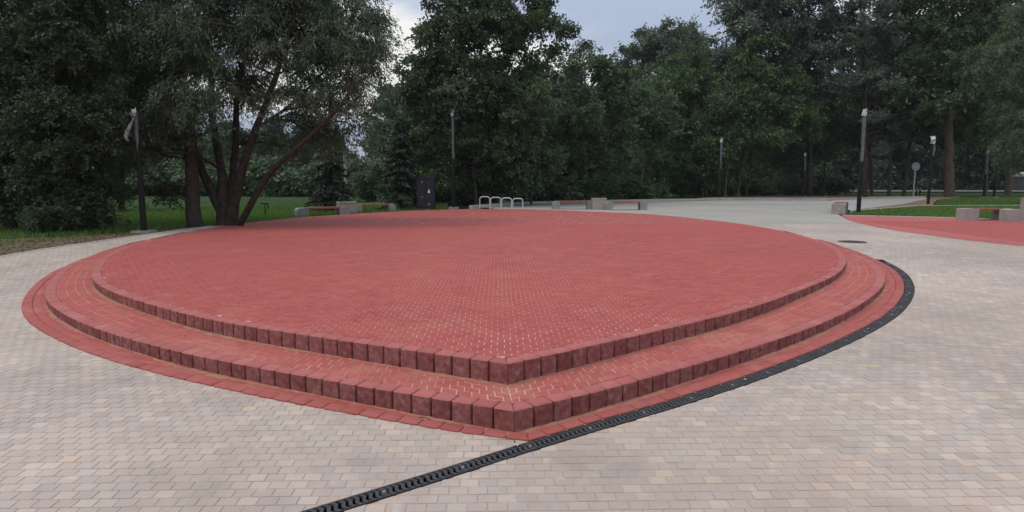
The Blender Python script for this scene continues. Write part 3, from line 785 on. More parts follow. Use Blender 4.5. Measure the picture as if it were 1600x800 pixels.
# ------------------------------------------------------------------ trees
def leaves(name, pos, drn, size, mat, rng, jit=.6, tone=None):
    """diamond leaves at pos (N,3) with long axis along drn"""
    n = len(pos); d = drn + rng.normal(0, jit, (n, 3)); d /= np.linalg.norm(d, axis=1)[:, None]
    a = rng.normal(0, 1, (n, 3)); a -= (a * d).sum(1)[:, None] * d; a /= np.linalg.norm(a, axis=1)[:, None]
    s = (rng.uniform(.7, 1.3, n))[:, None]
    L_, w = size; v = np.empty((n, 4, 3))
    v[:, 0] = pos - d * L_ * .5 * s; v[:, 1] = pos + a * w * .5 * s; v[:, 2] = pos + d * L_ * .5 * s; v[:, 3] = pos - a * w * .5 * s
    me = bpy.data.meshes.new(name)
    me.vertices.add(4 * n); me.vertices.foreach_set('co', v.reshape(-1))
    me.loops.add(4 * n); me.loops.foreach_set('vertex_index', np.arange(4 * n))
    me.polygons.add(n); me.polygons.foreach_set('loop_start', np.arange(0, 4 * n, 4)); me.polygons.foreach_set('loop_total', np.full(n, 4))
    me.update(calc_edges=True)
    at = me.attributes.new('tone', 'FLOAT', 'FACE')
    tv = rng.uniform(0, 1, n) if tone is None else np.clip(tone + rng.normal(0, .16, n), 0, 1)
    at.data.foreach_set('value', tv.astype(np.float32)); me.materials.append(mat); return me
def clumps_in(blobs, count, rng, surf=.42):
    """clump centres spread through ellipsoid blobs, denser towards their surface"""
    vol = np.array([b[3] * b[4] * b[5] for b in blobs]) ** .75; vol /= vol.sum(); out_ = []
    for b, w in zip(blobs, vol):
        k = max(3, int(round(count * w))); d = rng.normal(0, 1, (k, 3)); d /= np.linalg.norm(d, axis=1)[:, None]
        r = rng.uniform(0, 1, k) ** surf; out_.append(np.array(b[:3]) + d * r[:, None] * np.array(b[3:6]))
    return np.vstack(out_)
def crown(name, cl, crad, per, style, size, mat, rng, sprays=14):
    """leaves set along small sprays round every clump centre"""
    P_, D_, T_ = [], [], []
    for c in cl:
        rr = crad * rng.uniform(.65, 1.35); ct = rng.normal(.42, .24)
        ns_ = max(4, int(sprays * rng.uniform(.7, 1.2))); d = rng.normal(0, 1, (ns_, 3))
        if style == 'willow': d[:, 2] = d[:, 2] * .35 + .1
        elif style == 'poplar': d[:, 2] = np.abs(d[:, 2]) * .9 + .15
        else: d[:, 2] *= .55
        d /= np.linalg.norm(d, axis=1)[:, None]; k = max(2, int(per / ns_))
        t = rng.uniform(.12, 1, (ns_, k)) ** .8 * rr * rng.uniform(.6, 1.15, (ns_, 1))
        p = c + d[:, None, :] * t[..., None]
        if style == 'willow': p[..., 2] -= (t ** 2) * .85 / max(rr, .1); ax = np.broadcast_to(np.array([0, 0, -.9]) + d[:, None, :] * .7, p.shape)
        elif style == 'poplar': ax = np.broadcast_to(d[:, None, :], p.shape)
        else: p[..., 2] -= (t ** 2) * .25 / max(rr, .1); ax = np.broadcast_to(d[:, None, :] + np.array([0, 0, -.3]), p.shape)
        p = p + rng.normal(0, size[0] * .6, p.shape)
        P_.append(p.reshape(-1, 3)); D_.append(ax.reshape(-1, 3)); T_.append(np.full(ns_ * k, ct))
    return leaves(name, np.vstack(P_), np.vstack(D_), size, mat, rng, .5, np.concatenate(T_))
def limb_mesh(name, limbs, cl, rng, mat, twig=.012, nb=None, rb=.045):
    """limbs: list of (points, radii); a branch is grown from the nearest limb point below each clump"""
    b = Bag()
    nodes = []; rads = []
    for pts, rr in limbs:
        p = np.array(pts, float); n_ = max(4, int(np.linalg.norm(np.diff(p, axis=0), axis=1).sum() / .45))
        tt = np.linspace(0, len(p) - 1, n_); q = np.array([np.interp(tt, range(len(p)), p[:, i]) for i in range(3)]).T
        q = np.vstack([q[:1], (q[:-2] + q[1:-1] * 2 + q[2:]) / 4, q[-1:]])
        q[1:-1] += rng.normal(0, .14, (len(q) - 2, 3)) * np.interp(tt[1:-1], range(len(p)), rr)[:, None]
        r_ = list(np.interp(tt, range(len(p)), rr))
        b.tube(q, r_, 9 if rr[0] > .12 else 6); nodes += list(q[1:]); rads += r_[1:]
    nodes = np.array(nodes); rads = np.array(rads)
    for c in (cl if nb is None else cl[rng.permutation(len(cl))[:nb]]):
        dlt = c - nodes; dist = np.linalg.norm(dlt, axis=1) + np.where(dlt[:, 2] < 0, 1.5, 0) * np.abs(dlt[:, 2])
        k = int(dist.argmin()); a = nodes[k]; L_ = np.linalg.norm(c - a)
        if L_ < .15: continue
        m1 = a + (c - a) * .35 + np.array([0, 0, .10 * L_]) + rng.normal(0, .05 * L_, 3); m2 = a + (c - a) * .7 + np.array([0, 0, .08 * L_]) + rng.normal(0, .05 * L_, 3)
        r0_ = min(rads[k] * .7, rb * (.4 + .35 * L_)); b.tube([a, m1, m2, c], [r0_, r0_ * .7, r0_ * .45, twig], 5, cap=False)
    return auto_smooth(b.mesh(name, mat), 60)
def tree(name, base, limbs, blobs, nclump, crad, per, style, size, leaf, label, group=None, bark='bark', seed=1, cat='tree', sprays=14, surf=.42, rb=.045, nb=None):
    """base = (x, y, z); limbs and blobs in world metres"""
    size = (size[0] * .82, size[1] * .82); per = int(per * 1.35)
    rng = np.random.RandomState(seed); bx, by, bz = base
    rel = lambda p: (p[0] - bx, p[1] - by, p[2] - bz)
    bl_ = [rel(b[:3]) + tuple(b[3:]) for b in blobs]; li_ = [([rel(p) for p in pts], rr) for pts, rr in limbs]
    cl = clumps_in(bl_, nclump, rng, surf); cl[:, 2] = np.maximum(cl[:, 2], .25)
    root = empty(name, base, label=label, cat=cat, group=group)
    obj('trunk', limb_mesh('trunk', li_, cl, rng, M[bark], nb=nb, rb=rb), root)
    me = crown('crown', cl, crad, per, style, size, M[leaf], rng, sprays)
    obj('crown', me, root)
    return root
def Bb(px, py, rx, ry, Y, dY=0, dep=None):
    """an ellipsoid of foliage at distance Y, given by its outline in the photo"""
    p = AT(px, py, Y + dY); k = Y / F; return (p.x, p.y, p.z, rx * k, (dep if dep else (rx + ry) * .5 * k), ry * k)
def LB(Y, pts, rads):
    return ([tuple(AT(px, py, Y + (q[0] if q else 0))) for px, py, *q in pts], [r * .5 * Y / F for r in rads])
def gz(x, y): return g(y) - .05

# -- big grey willow with several stems
Y = 18.6
p0 = AT(352, 352, Y)
tree('willow_tree', (p0.x, p0.y, gz(0, Y)),
     [LB(Y, [(355, 356), (345, 322), (325, 290), (305, 240), (285, 170), (262, 90), (240, 10)], [24, 16, 13, 11, 9, 7, 3]),
      LB(Y, [(352, 356), (348, 318), (345, 262, .4), (332, 200, .8), (330, 120, 1.0), (322, 30, 1.2), (310, -70, 1.4)], [24, 17, 13, 11, 9, 7, 3]),
      LB(Y, [(358, 356), (368, 310), (380, 255, -.4), (400, 200, -.6), (425, 140, -.9), (450, 60, -1), (470, -20, -1)], [24, 16, 12, 10, 8, 7, 3]),
      LB(Y, [(352, 320, .3), (370, 240, 1), (368, 160, 1.4), (385, 80, 1.6), (395, -20, 1.7)], [13, 11, 9, 7, 3]),
      LB(Y, [(374, 352, -.2), (392, 318, -.5), (418, 275, -.8), (455, 240, -1.2), (505, 195, -1.5), (545, 150, -1.6)], [12, 11, 10, 8, 6, 3]),
      LB(Y, [(400, 200, -.6), (450, 170, .2), (500, 120, .5), (540, 70, .6)], [6, 5, 4, 2]),
      LB(Y, [(285, 170), (235, 140, -.6), (190, 120, -1)], [6, 4, 2]),
      LB(Y, [(345, 262, .4), (300, 240, -1.2), (265, 180, -2)], [6, 5, 3])],
     [Bb(370, 40, 150, 75, Y, 0, 2.6), Bb(245, 70, 90, 70, Y, 0, 2.2), Bb(490, 60, 88, 62, Y, 0, 2.2), Bb(330, -70, 170, 80, Y, 0, 2.8), Bb(480, -60, 110, 70, Y, 0, 2.0),
      Bb(548, 60, 50, 55, Y), Bb(585, 0, 26, 45, Y), Bb(470, 150, 75, 45, Y, -.6), Bb(235, 165, 65, 55, Y, -.8), Bb(540, 140, 44, 46, Y, -.6), Bb(585, 90, 30, 40, Y, -.4), Bb(500, 200, 40, 34, Y, .6), Bb(450, 215, 36, 24, Y, 1.6), Bb(545, 205, 22, 30, Y, .4), Bb(310, 145, 75, 35, Y, -1.8, .8), Bb(200, 210, 40, 50, Y, -1, .8), Bb(395, 130, 60, 45, Y, 1.5)],
     470, .74, 340, 'willow', (.125, .036), 'leaf_willow', 'large grey green willow with several spreading stems on the left lawn', seed=3, sprays=16)
# -- dark trunk beside the willow
Y = 18.0
p0 = AT(306, 356, Y)
tree('dark_tree', (p0.x, p0.y, gz(0, Y)),
     [LB(Y, [(307, 358), (303, 320), (300, 260), (296, 200), (285, 120), (270, 40)], [26, 21, 20, 17, 13, 8]), LB(Y, [(300, 260), (270, 215, .5), (230, 170, .8), (200, 120, 1)], [5, 4, 3, 2]),
      LB(Y, [(303, 322), (285, 312, -.3), (270, 300, -.5)], [4, 3, 1.5])],
     [Bb(250, 60, 80, 90, Y, 2.2), Bb(190, 140, 60, 70, Y, 2.0), Bb(225, 225, 30, 40, Y, 1.5), Bb(258, 296, 16, 12, Y, .2, .3), Bb(165, 40, 70, 70, Y, 2)],
     110, .6, 300, 'broad', (.11, .06), 'leaf_dark', 'single dark furrowed trunk standing just left of the multi stemmed willow', seed=5)
# -- dense dark trees at the far left
def mass(px, Y, top, rx, label, seed, leaf='leaf_dark', n=150, base_y=None, low=True, style='broad', per=420, crad=.6, size=(.095, .055)):
    p = AT(px, 300, Y); k = F / Y; yb = HOR + (CH - g(Y)) * k
    H_ = yb - top; blobs = [Bb(px, top + H_ * .22, rx * .75, H_ * .24, Y), Bb(px - rx * .3, top + H_ * .48, rx * .8, H_ * .25, Y, .3), Bb(px + rx * .3, top + H_ * .52, rx * .75, H_ * .25, Y, -.3)]
    if low: blobs += [Bb(px, yb - H_ * .16, rx * .92, H_ * .17, Y), Bb(px - rx * .35, yb - H_ * .30, rx * .6, H_ * .15, Y, -.4)]
    return tree('broadleaf_tree' if cat_tree(low) else 'shrub', (p.x, Y, gz(0, Y)),
        [LB(Y, [(px, yb + 2), (px + rx * .05, yb - H_ * .35), (px - rx * .04, yb - H_ * .65), (px, top + H_ * .1)], [.28 * k * .9, .2 * k, .12 * k, .04 * k]),
         LB(Y, [(px + rx * .03, yb - H_ * .3), (px + rx * .4, yb - H_ * .55), (px + rx * .5, yb - H_ * .8)], [.13 * k, .08 * k, .03 * k]),
         LB(Y, [(px, yb - H_ * .33), (px - rx * .4, yb - H_ * .55), (px - rx * .45, yb - H_ * .8)], [.13 * k, .08 * k, .03 * k])],
        blobs, n, crad, per, style, size, leaf, label, seed=seed)
def cat_tree(low): return True
mass(105, 16.8, -90, 84, 'very dark dense tree with foliage down to the ground left of the leftmost lamp post', 21, n=230, per=460)
mass(20, 17.5, -120, 85, 'very dark dense tree cut off by the left edge of the picture', 22, n=200, per=300)
mass(-120, 19, -120, 110, 'dark tree beyond the left edge behind the bare soil', 23, n=110, per=240)
mass(60, 27, -60, 120, 'dark broad tree standing behind the two dense leftmost trees', 24, n=150, per=260, size=(.16, .10), crad=.8)
mass(190, 29, 10, 60, 'dark tree seen behind the leftmost lamp post', 25, n=110, low=False, size=(.16, .10), crad=.8)

# -- poplar in the middle
Y = 31.0
p0 = AT(742, 322, Y)
tree('poplar_tree', (p0.x, p0.y, gz(0, Y)),
     [LB(Y, [(746, 326), (742, 290), (736, 230), (730, 150), (722, 70), (715, -20), (710, -110)], [7, 6, 5.5, 5, 4, 3, 1.5]),
      LB(Y, [(738, 250), (770, 190, .6), (805, 120, .8), (835, 50, 1), (845, -30, 1)], [4, 3.5, 3, 2, 1]),
      LB(Y, [(736, 230), (700, 180, -.5), (665, 120, -.8), (655, 60, -1)], [4, 3, 2, 1]),
      LB(Y, [(730, 150), (780, 90, -.8), (800, 20, -1)], [3, 2, 1]),
      LB(Y, [(805, 120, .8), (850, 85, .6), (885, 62, .5)], [2, 1.5, .8])],
     [Bb(735, 40, 75, 70, Y, 0, 2.2), Bb(680, 70, 42, 42, Y), Bb(805, 30, 48, 50, Y), Bb(655, 130, 44, 50, Y), Bb(845, 20, 26, 40, Y), Bb(878, 55, 20, 16, Y), Bb(850, 90, 26, 22, Y), Bb(730, -60, 110, 60, Y, 0, 2.5),
      Bb(720, 140, 85, 60, Y, 0, 2.2), Bb(790, 150, 70, 60, Y), Bb(650, 200, 36, 40, Y), Bb(700, 220, 80, 50, Y, .5), Bb(780, 230, 70, 50, Y, .5), Bb(640, 165, 28, 30, Y)],
     520, .70, 230, 'broad', (.15, .11), 'leaf_mid', 'tall full poplar in the middle rising above the black cabinet', seed=7, sprays=15, surf=.4)
Y = 34.0
def simple_tree(name, px, Y, blobs, label, leaf, seed, n=120, crad=.8, per=230, size=(.18, .13), style='broad', trunk_px=5, lean=0, bark='bark', trunk_top=None, group=None, sprays=13, surf=.42, rb=.045):
    k = F / Y; yb = HOR + (CH - H2) * k + 1; p = AT(px, yb, Y); tops = sorted(blobs, key=lambda b: b[1])[0]
    tt = tops[1] if trunk_top is None else trunk_top
    limbs = [LB(Y, [(px, yb + 1), (px + lean * .3, yb - (yb - tt) * .3), (px + lean * .7, yb - (yb - tt) * .6), (tops[0], tt)], [trunk_px, trunk_px * .75, trunk_px * .5, trunk_px * .12])]
    for b in blobs[:6]:
        limbs.append(LB(Y, [(px + lean * .4, yb - (yb - tt) * .35), ((px + lean * .5 + b[0]) / 2, (yb - (yb - tt) * .5 + b[1]) / 2, .2), (b[0], b[1], b[4] if len(b) > 4 else 0)], [trunk_px * .45, trunk_px * .3, trunk_px * .1]))
    return tree(name, (p.x, Y, gz(0, Y)), limbs, [Bb(b[0], b[1], b[2], b[3], Y, b[4] if len(b) > 4 else 0) for b in blobs], n, crad, per, style, size, leaf, label, seed=seed, bark=bark, group=group, sprays=sprays, surf=surf, rb=rb)
simple_tree('broadleaf_tree', 905, 36, [(915, 150, 50, 55), (880, 200, 60, 55), (950, 190, 55, 60), (900, 260, 80, 45), (960, 120, 26, 36), (930, 110, 24, 28), (870, 270, 60, 40)], 'dark green tree with a rounded top just right of the tall poplar', 'leaf_mid', 31, n=190)
simple_tree('young_ash_tree', 905, 40, [(905, 130, 16, 60), (870, 125, 26, 40), (890, 110, 12, 25), (912, 75, 5, 8)], 'thin leafed young tree whose spindly leader stands up against the sky', 'leaf_dark', 32, n=46, crad=.55, per=150, size=(.15, .10), surf=.6)
simple_tree('broadleaf_tree', 830, 33, [(845, 185, 50, 16), (900, 180, 40, 14), (820, 250, 60, 50), (760, 270, 50, 40)], 'dark low tree with one pale bough reaching right over the middle benches', 'leaf_mid', 33, n=120)
simple_tree('maple_tree', 1130, 48.5, [(1045, 150, 42, 60), (1075, 110, 34, 45), (1020, 200, 40, 60), (1090, 200, 60, 60), (1060, 260, 70, 40), (1000, 160, 30, 40)], 'yellowish green leafy tree to the right of the middle benches', 'leaf_green', 41, n=250, lean=-40, crad=1.0, size=(.21, .15))
simple_tree('maple_tree', 1165, 47.5, [(1180, 110, 40, 60), (1150, 150, 46, 55), (1225, 130, 42, 55), (1190, 190, 80, 55), (1130, 230, 60, 50), (1205, 62, 14, 26)], 'bright green tree with pointed tops left of the tallest lamp post', 'leaf_green', 42, n=280, lean=30, trunk_px=4, crad=1.0, size=(.21, .15))
simple_tree('maple_tree', 1255, 51, [(1260, 170, 46, 50), (1290, 200, 50, 45), (1240, 230, 60, 45), (1235, 120, 24, 35)], 'mid green tree filling the gap left of the tallest lamp post', 'leaf_mid', 43, n=190, crad=1.05, size=(.21, .15))
simple_tree('aspen_tree', 1020, 62, [(1010, 70, 30, 40), (1040, 90, 40, 50), (985, 110, 24, 40), (1020, 140, 50, 40)], 'tall grey green aspen behind the maples, left one of two standing clear of them', 'leaf_grey', 44, n=110, crad=1.1, per=170, size=(.28, .18), style='poplar', surf=.55)
simple_tree('aspen_tree', 1078, 64, [(1065, 65, 18, 30), (1085, 75, 14, 34), (1070, 110, 34, 40), (1095, 105, 16, 30)], 'tall thin grey green aspen behind the maples, right one of two', 'leaf_grey', 45, n=80, crad=1.0, per=150, size=(.28, .18), style='poplar', surf=.55)
simple_tree('broadleaf_tree', 1120, 56, [(1120, 85, 30, 30), (1140, 110, 40, 40), (1110, 140, 40, 30)], 'round topped tree behind the maples under the right sky gap', 'leaf_grey', 46, n=80, crad=1., per=180, size=(.26, .18))
# right-hand giants
simple_tree('white_poplar_tree', 1265, 48, [(1180, 35, 52, 50), (1230, 5, 70, 60), (1245, 80, 60, 50), (1285, 40, 50, 60), (1170, -20, 50, 40), (1260, -60, 90, 50), (1300, 130, 40, 40)], 'huge silver green poplar forming the left side of the tall right canopy', 'leaf_grey', 51, n=260, crad=1.0, per=240, size=(.22, .15), trunk_px=8, surf=.45)
simple_tree('white_poplar_tree', 1352, 46, [(1350, 50, 62, 55), (1390, 10, 60, 60), (1330, 100, 46, 40), (1400, 110, 50, 50), (1360, 150, 70, 40), (1340, -50, 80, 50), (1370, 200, 70, 40, 1)], 'open crowned poplar with sky showing through behind the tallest lamp post', 'leaf_grey', 52, n=120, crad=.85, per=180, size=(.20, .13), trunk_px=8, surf=.6, style='poplar', rb=.09)
simple_tree('old_poplar_tree', 1483, 45.5, [(1450, 60, 70, 70), (1520, 50, 75, 70), (1480, -20, 100, 60), (1440, 140, 60, 50), (1530, 140, 70, 60), (1490, 200, 50, 30, 2), (1580, 0, 60, 70), (1490, 100, 70, 60, -2)], 'old poplar with a thick pale trunk right of the round sign', 'leaf_mid', 53, n=300, crad=1.0, per=250, size=(.21, .15), trunk_px=15, bark='bark_pale', rb=.1)
simple_tree('willow_tree', 1612, 33, [(1590, 80, 50, 60), (1570, 150, 36, 40), (1620, 160, 60, 60), (1570, 205, 34, 30, -1), (1610, 240, 40, 30), (1545, 110, 20, 30), (1640, 20, 60, 60)], 'pale leaved tree hanging into the picture at the right edge', 'leaf_mid', 54, n=150, crad=.7, per=240, size=(.14, .06), trunk_px=6, style='willow', bark='bark_pale')
for (px, Yt, w, lean, lab, sd) in ((1388, 49, 6, 14, 'slender brown trunk nearest left of the round sign', 61), (1412, 50, 6, 26, 'leaning brown trunk close behind the round sign', 62), (1362, 55, 6, -10, 'dark trunk behind and right of the tallest lamp post', 63),
                                   (1540, 52, 5, 4, 'dark trunk behind the right lawn between two thin lamp posts', 64), (1575, 56, 10, 6, 'thick grey brown trunk far back near the right edge', 65)):
    simple_tree('park_tree', px, Yt, [(px + lean, 130, 60, 45), (px + lean - 10, 190, 60, 35), (px + lean + 20, 80, 60, 50)], lab, 'leaf_mid', sd, n=90, crad=.95, per=190, size=(.24, .17), trunk_px=w, lean=lean, bark='bark_pale')
for (px, Yt, lean, lab, sd) in ((1133, 46, 10, 'slim pale stem just right of the shorter wrapped lamp post', 66), (1152, 46.5, 22, 'slim stem leaning right under the green maples', 67), (1000, 41, 14, 'slim stem leaning right behind the right middle bench', 68), (890, 37, -8, 'slim stem in the dark wood above the middle benches', 69), (960, 42, 12, 'thin brown stem in the dark wood above the bin between the middle benches', 70)):
    simple_tree('understorey_tree', px, Yt, [(px + lean, 200, 40, 35), (px + lean, 160, 36, 35)], lab, 'leaf_mid', sd, n=50, crad=.8, per=160, size=(.20, .14), trunk_px=2.6, lean=lean, bark='bark_pale')
# spruces by the left benches
def spruce(px, top, base, w, Y, label, seed):
    rng = np.random.RandomState(seed); k = Y / F; H_ = (base - top) * k; p = AT(px, base, Y); z0 = gz(0, Y)
    root = empty('spruce_tree', (p.x, Y, z0), label=label, cat='tree')
    b = Bag(); b.tube([(0, 0, 0), (0, 0, H_ * .5), (0, 0, H_)], [.14, .08, .02], 8); PP, DD, TT = [], [], []
    for i in range(34):
        z = H_ * (.06 + .92 * (i / 33) ** .95); rr = w * k * (1 - z / H_) ** .85 * rng.uniform(.8, 1.12) + .12
        for j in range(rng.randint(6, 9)):
            a = rng.uniform(0, 6.28); L_ = rr * rng.uniform(.75, 1.1); d = np.array([math.cos(a), math.sin(a), 0]); side = np.array([-d[1], d[0], 0])
            b.tube([(0, 0, z), tuple(d * L_ * .5 + [0, 0, z - .05 * L_]), tuple(d * L_ + [0, 0, z - .22 * L_])], [.02, .013, .006], 4, cap=False)
            n_ = int(60 * L_ / (w * k) + 22); t = rng.uniform(.1, 1, n_); s_ = rng.uniform(-1, 1, n_) * (1 - t * .7) * L_ * .38
            q = d * (t * L_)[:, None] + side * s_[:, None]; q[:, 2] = z - .22 * L_ * t ** 2 - np.abs(s_) * .35 + rng.normal(0, .03, n_)
            PP.append(q); DD.append(np.tile(d * .8 + [0, 0, -.5], (n_, 1)) + side * np.sign(s_)[:, None] * .7); TT.append(np.full(n_, rng.normal(.45, .2)))
    obj('trunk', auto_smooth(b.mesh('trunk', M['bark'])), root)
    obj('crown', leaves('crown', np.vstack(PP), np.vstack(DD), (.17, .05), M['leaf_spruce'], rng, .25, np.concatenate(TT)), root)
    return root
spruce(517, 205, 333, 42, 27.5, 'dark drooping spruce behind the left pair of benches', 71)
spruce(628, 190, 331, 46, 29.0, 'dark spruce between the left benches and the black cabinet', 72)

# undergrowth and hedge bushes along the wood's edge
def bush(px, top, Y, rx, leaf, label, seed, n=34, crad=.55, per=230, size=(.14, .09), name='bush', group=None):
    k = F / Y; yb = HOR + (CH - H2) * k + 1; p = AT(px, yb, Y); H_ = yb - top
    return tree(name, (p.x, Y, gz(0, Y)), [LB(Y, [(px, yb + 1), (px + 3, yb - H_ * .5), (px, top + 3)], [.05 * k, .03 * k, .01 * k])],
                [Bb(px, yb - H_ * .5, rx * .8, H_ * .42, Y), Bb(px - rx * .4, yb - H_ * .35, rx * .55, H_ * .3, Y, .2), Bb(px + rx * .45, yb - H_ * .32, rx * .55, H_ * .3, Y, -.2)], n, crad, per, 'broad', size, leaf, label, seed=seed, cat='bush', group=group)
hb = [(600, 250, 40, 45, 'leaf_mid', 'rounded mid green bush behind the dark spruce'), (690, 252, 36, 40, 'leaf_green', 'lighter green bush just right of the black cabinet'), (645, 262, 35, 30, 'leaf_green', 'leafy green bush just left of the black cabinet'),
      (735, 262, 35, 36, 'leaf_dark', 'dark bush behind the steel bicycle hoops'), (790, 250, 37, 46, 'leaf_dark', 'wide dark bush behind the right end of the bicycle hoops'), (850, 255, 38, 46, 'leaf_dark', 'dark bush behind the left middle bench'),
      (915, 250, 40, 50, 'leaf_dark', 'dark bush behind the bin between the middle benches'), (985, 255, 42, 50, 'leaf_mid', 'dark green bush behind the right middle bench'), (1050, 266, 50, 46, 'leaf_dark', 'dark bush at the left end of the bare earth bank'),
      (1105, 272, 53, 40, 'leaf_mid', 'bush behind the shorter wrapped lamp post'), (1165, 272, 54, 46, 'leaf_dark', 'dark bush on the bare earth bank under the maples'), (1225, 270, 55, 46, 'leaf_dark', 'dark bush at the right end of the earth bank'),
      (1280, 262, 56, 44, 'leaf_dark', 'dark bush behind the square road sign')]
for i, (px, tp_, Yb, rx, lf, lab) in enumerate(hb): bush(px, tp_, Yb, rx, lf, lab, 100 + i, n=46, crad=.7, per=200, size=(.2, .13))
# far belt of trees: three shapes copied along the edge of the field and behind the road
far = []
for i, (lf, nm) in enumerate((('leaf_mid', 'far_tree'), ('leaf_dark', 'far_tree'), ('leaf_grey', 'far_tree'))):
    rng = np.random.RandomState(200 + i); H_ = 11.0
    blobs = [(0, 0, H_ * .76, 2.0, 2.0, 2.2), (-1.5, .3, H_ * .5, 2.0, 2.0, 2.4), (1.5, -.2, H_ * .52, 2.1, 2.0, 2.4), (0, 0, H_ * .25, 2.6, 2.2, 2.4), (.5, 0, H_ * .93, 1.0, 1.0, 1.2), (0, 0, H_ * .1, 2.6, 2.2, 1.2)]
    cl = clumps_in(blobs, 120, rng); root = empty(nm, (0, 0, 0)); root.location = (0, 0, 0)
    obj('trunk', limb_mesh('trunk', [([(0, 0, 0), (.1, 0, 4), (0, 0, 10)], [.28, .2, .05])], cl, rng, M['bark'], nb=30), root)
    obj('crown', crown('crown', cl, 1.05, 190, 'broad', (.34, .24), M[lf], rng), root); far.append(root)
place = []
for i, px in enumerate(range(-120, 680, 27)): place.append((px + R.uniform(-14, 14), R.uniform(56, 68), None))
for px in range(660, 1760, 34): place.append((px + R.uniform(-14, 14), R.uniform(72, 88), None))
for px in range(640, 1760, 44): place.append((px + R.uniform(-20, 20), R.uniform(92, 112), 1.5))
for i, (px, Yt, sc_) in enumerate(place):
    top = {True: 1.0}.get(True); p = AT(px, 300, Yt)
    o = far[i % 3] if i < 3 else copy_tree(far[i % 3])
    if sc_ is None:
        tgt = 190 + R.uniform(-22, 18) if px < 680 else 150 + R.uniform(-30, 30)
        if 545 < px < 600: tgt = 232
        sc_ = (HOR - tgt) * Yt / F / 11.6 + .1
    o.location = (p.x, Yt, H2 - .3); o.scale = (sc_ * R.uniform(1., 1.25), sc_ * 1.1, sc_); o.rotation_euler = (0, 0, R.uniform(0, 6.28))
    left = px < 680; lk_ = ('mid green', 'very dark green', 'greyish green')[i % 3]; tag(o, (lk_ + ' tree in the far belt beyond the green field on the left') if left else (lk_ + ' tree in the dark wood beyond the car park and road'), 'tree', 'trees beyond the field' if left else 'trees of the far wood')

hedge = empty('field_bush', (0, 0, 0)); rng = np.random.RandomState(260)
cl = clumps_in([(0, 0, 1.1, 1.3, 1.0, 1.1), (-1.0, .2, .7, .9, .8, .8), (1.0, -.1, .8, .9, .8, .9)], 34, rng)
obj('stem', limb_mesh('stem', [([(0, 0, 0), (.05, 0, 1.0), (0, 0, 1.9)], [.08, .05, .02])], cl, rng, M['bark'], nb=10), hedge)
obj('crown', crown('crown', cl, .65, 150, 'broad', (.24, .16), M['leaf_mid'], rng), hedge)
for i, px in enumerate(range(170, 700, 24)):
    o = hedge if i == 0 else copy_tree(hedge); Yt = R.uniform(51, 56); p = AT(px + R.uniform(-8, 8), 300, Yt)
    o.location = (p.x, Yt, H2 - .2); s_ = R.uniform(.7, 1.5); o.scale = (s_ * 1.2, s_, s_); o.rotation_euler = (0, 0, R.uniform(0, 6.28))
    tag(o, ('low rounded bush beyond the left meadow seen between willow and lamp post' if px < 340 else 'low rounded bush beyond the meadow seen right of the willow stems' if px < 520 else 'low rounded bush beyond the meadow behind the spruces and benches'), 'bush', 'bushes along the far edge of the field')
# grass tufts where the lawns meet the paving
def grass(name, regions, hb, seed, label):
    rng = np.random.RandomState(seed); PP = []
    for poly, n in regions:
        poly = np.array(poly); lo, hi = poly.min(0), poly.max(0); q = rng.uniform(lo, hi, (n * 3, 2)); q = q[inside(q, poly)][:n]
        PP.append(q)
    q = np.vstack(PP); n = len(q); z = np.array([g(y) - .11 for y in q[:, 1]]); h = rng.uniform(.6, 1.3, n) * hb
    pos = np.c_[q, z + .05 + h * .4]; d = np.c_[rng.normal(0, .35, (n, 2)), np.ones(n)]
    me = leaves(name, pos, d, (hb * 1.7, .022), M['grass_blade'], rng, .15); return tag(obj(name, me), kind='stuff', label=label)
lawnL = [P(0, 372, g), P(140, 366, g), P(225, 359, g), P(300, 353, g), P(465, 339, g), P(560, 333), P(700, 327), P(700, 312), P(180, 330), (-22, 17)]
grass('grass', [(lawnL, 42000)], .10, 301, 'long green grass of the left field')
grass('weeds', [([P(0, 384, g), P(100, 372, g), P(225, 362, g), P(225, 358, g), P(100, 368, g), P(0, 376, g)], 900), ([P(-20, 400, g), P(60, 388, g), P(60, 376, g), P(-20, 384, g)], 250)], .05, 303, 'sparse weeds on the bare soil at the left edge')
rngl = np.random.RandomState(305); q_ = rngl.uniform((-19, 12), (-7.5, 20), (9000, 2)); q_ = q_[inside(q_, np.array(soil_poly))][:5000]
tag(obj('leaf_litter', leaves('leaf_litter', np.c_[q_, [g(y) - .022 for y in q_[:, 1]]], np.c_[rngl.normal(0, 1, (len(q_), 2)), np.zeros(len(q_))], (.05, .03), M['debris'] if False else M['bark_pale'], rngl, .1)), kind='stuff', label='dry leaf litter scattered on the bare soil')
lawnR = PL((1322, 336.6), (1340, 331.4), (1440, 324), (1600, 323.5), (1640, 323.5), (1640, 346), (1600, 344.6), (1400, 338.2))
lawnR2 = PL((1470, 313), (1500, 310.2), (1640, 310), (1640, 321), (1460, 321))
rngq = grass('grass', [(lawnR, 16000), (lawnR2, 9000)], .05, 302, 'short green grass of the right lawn')
rngq.location.z = .10

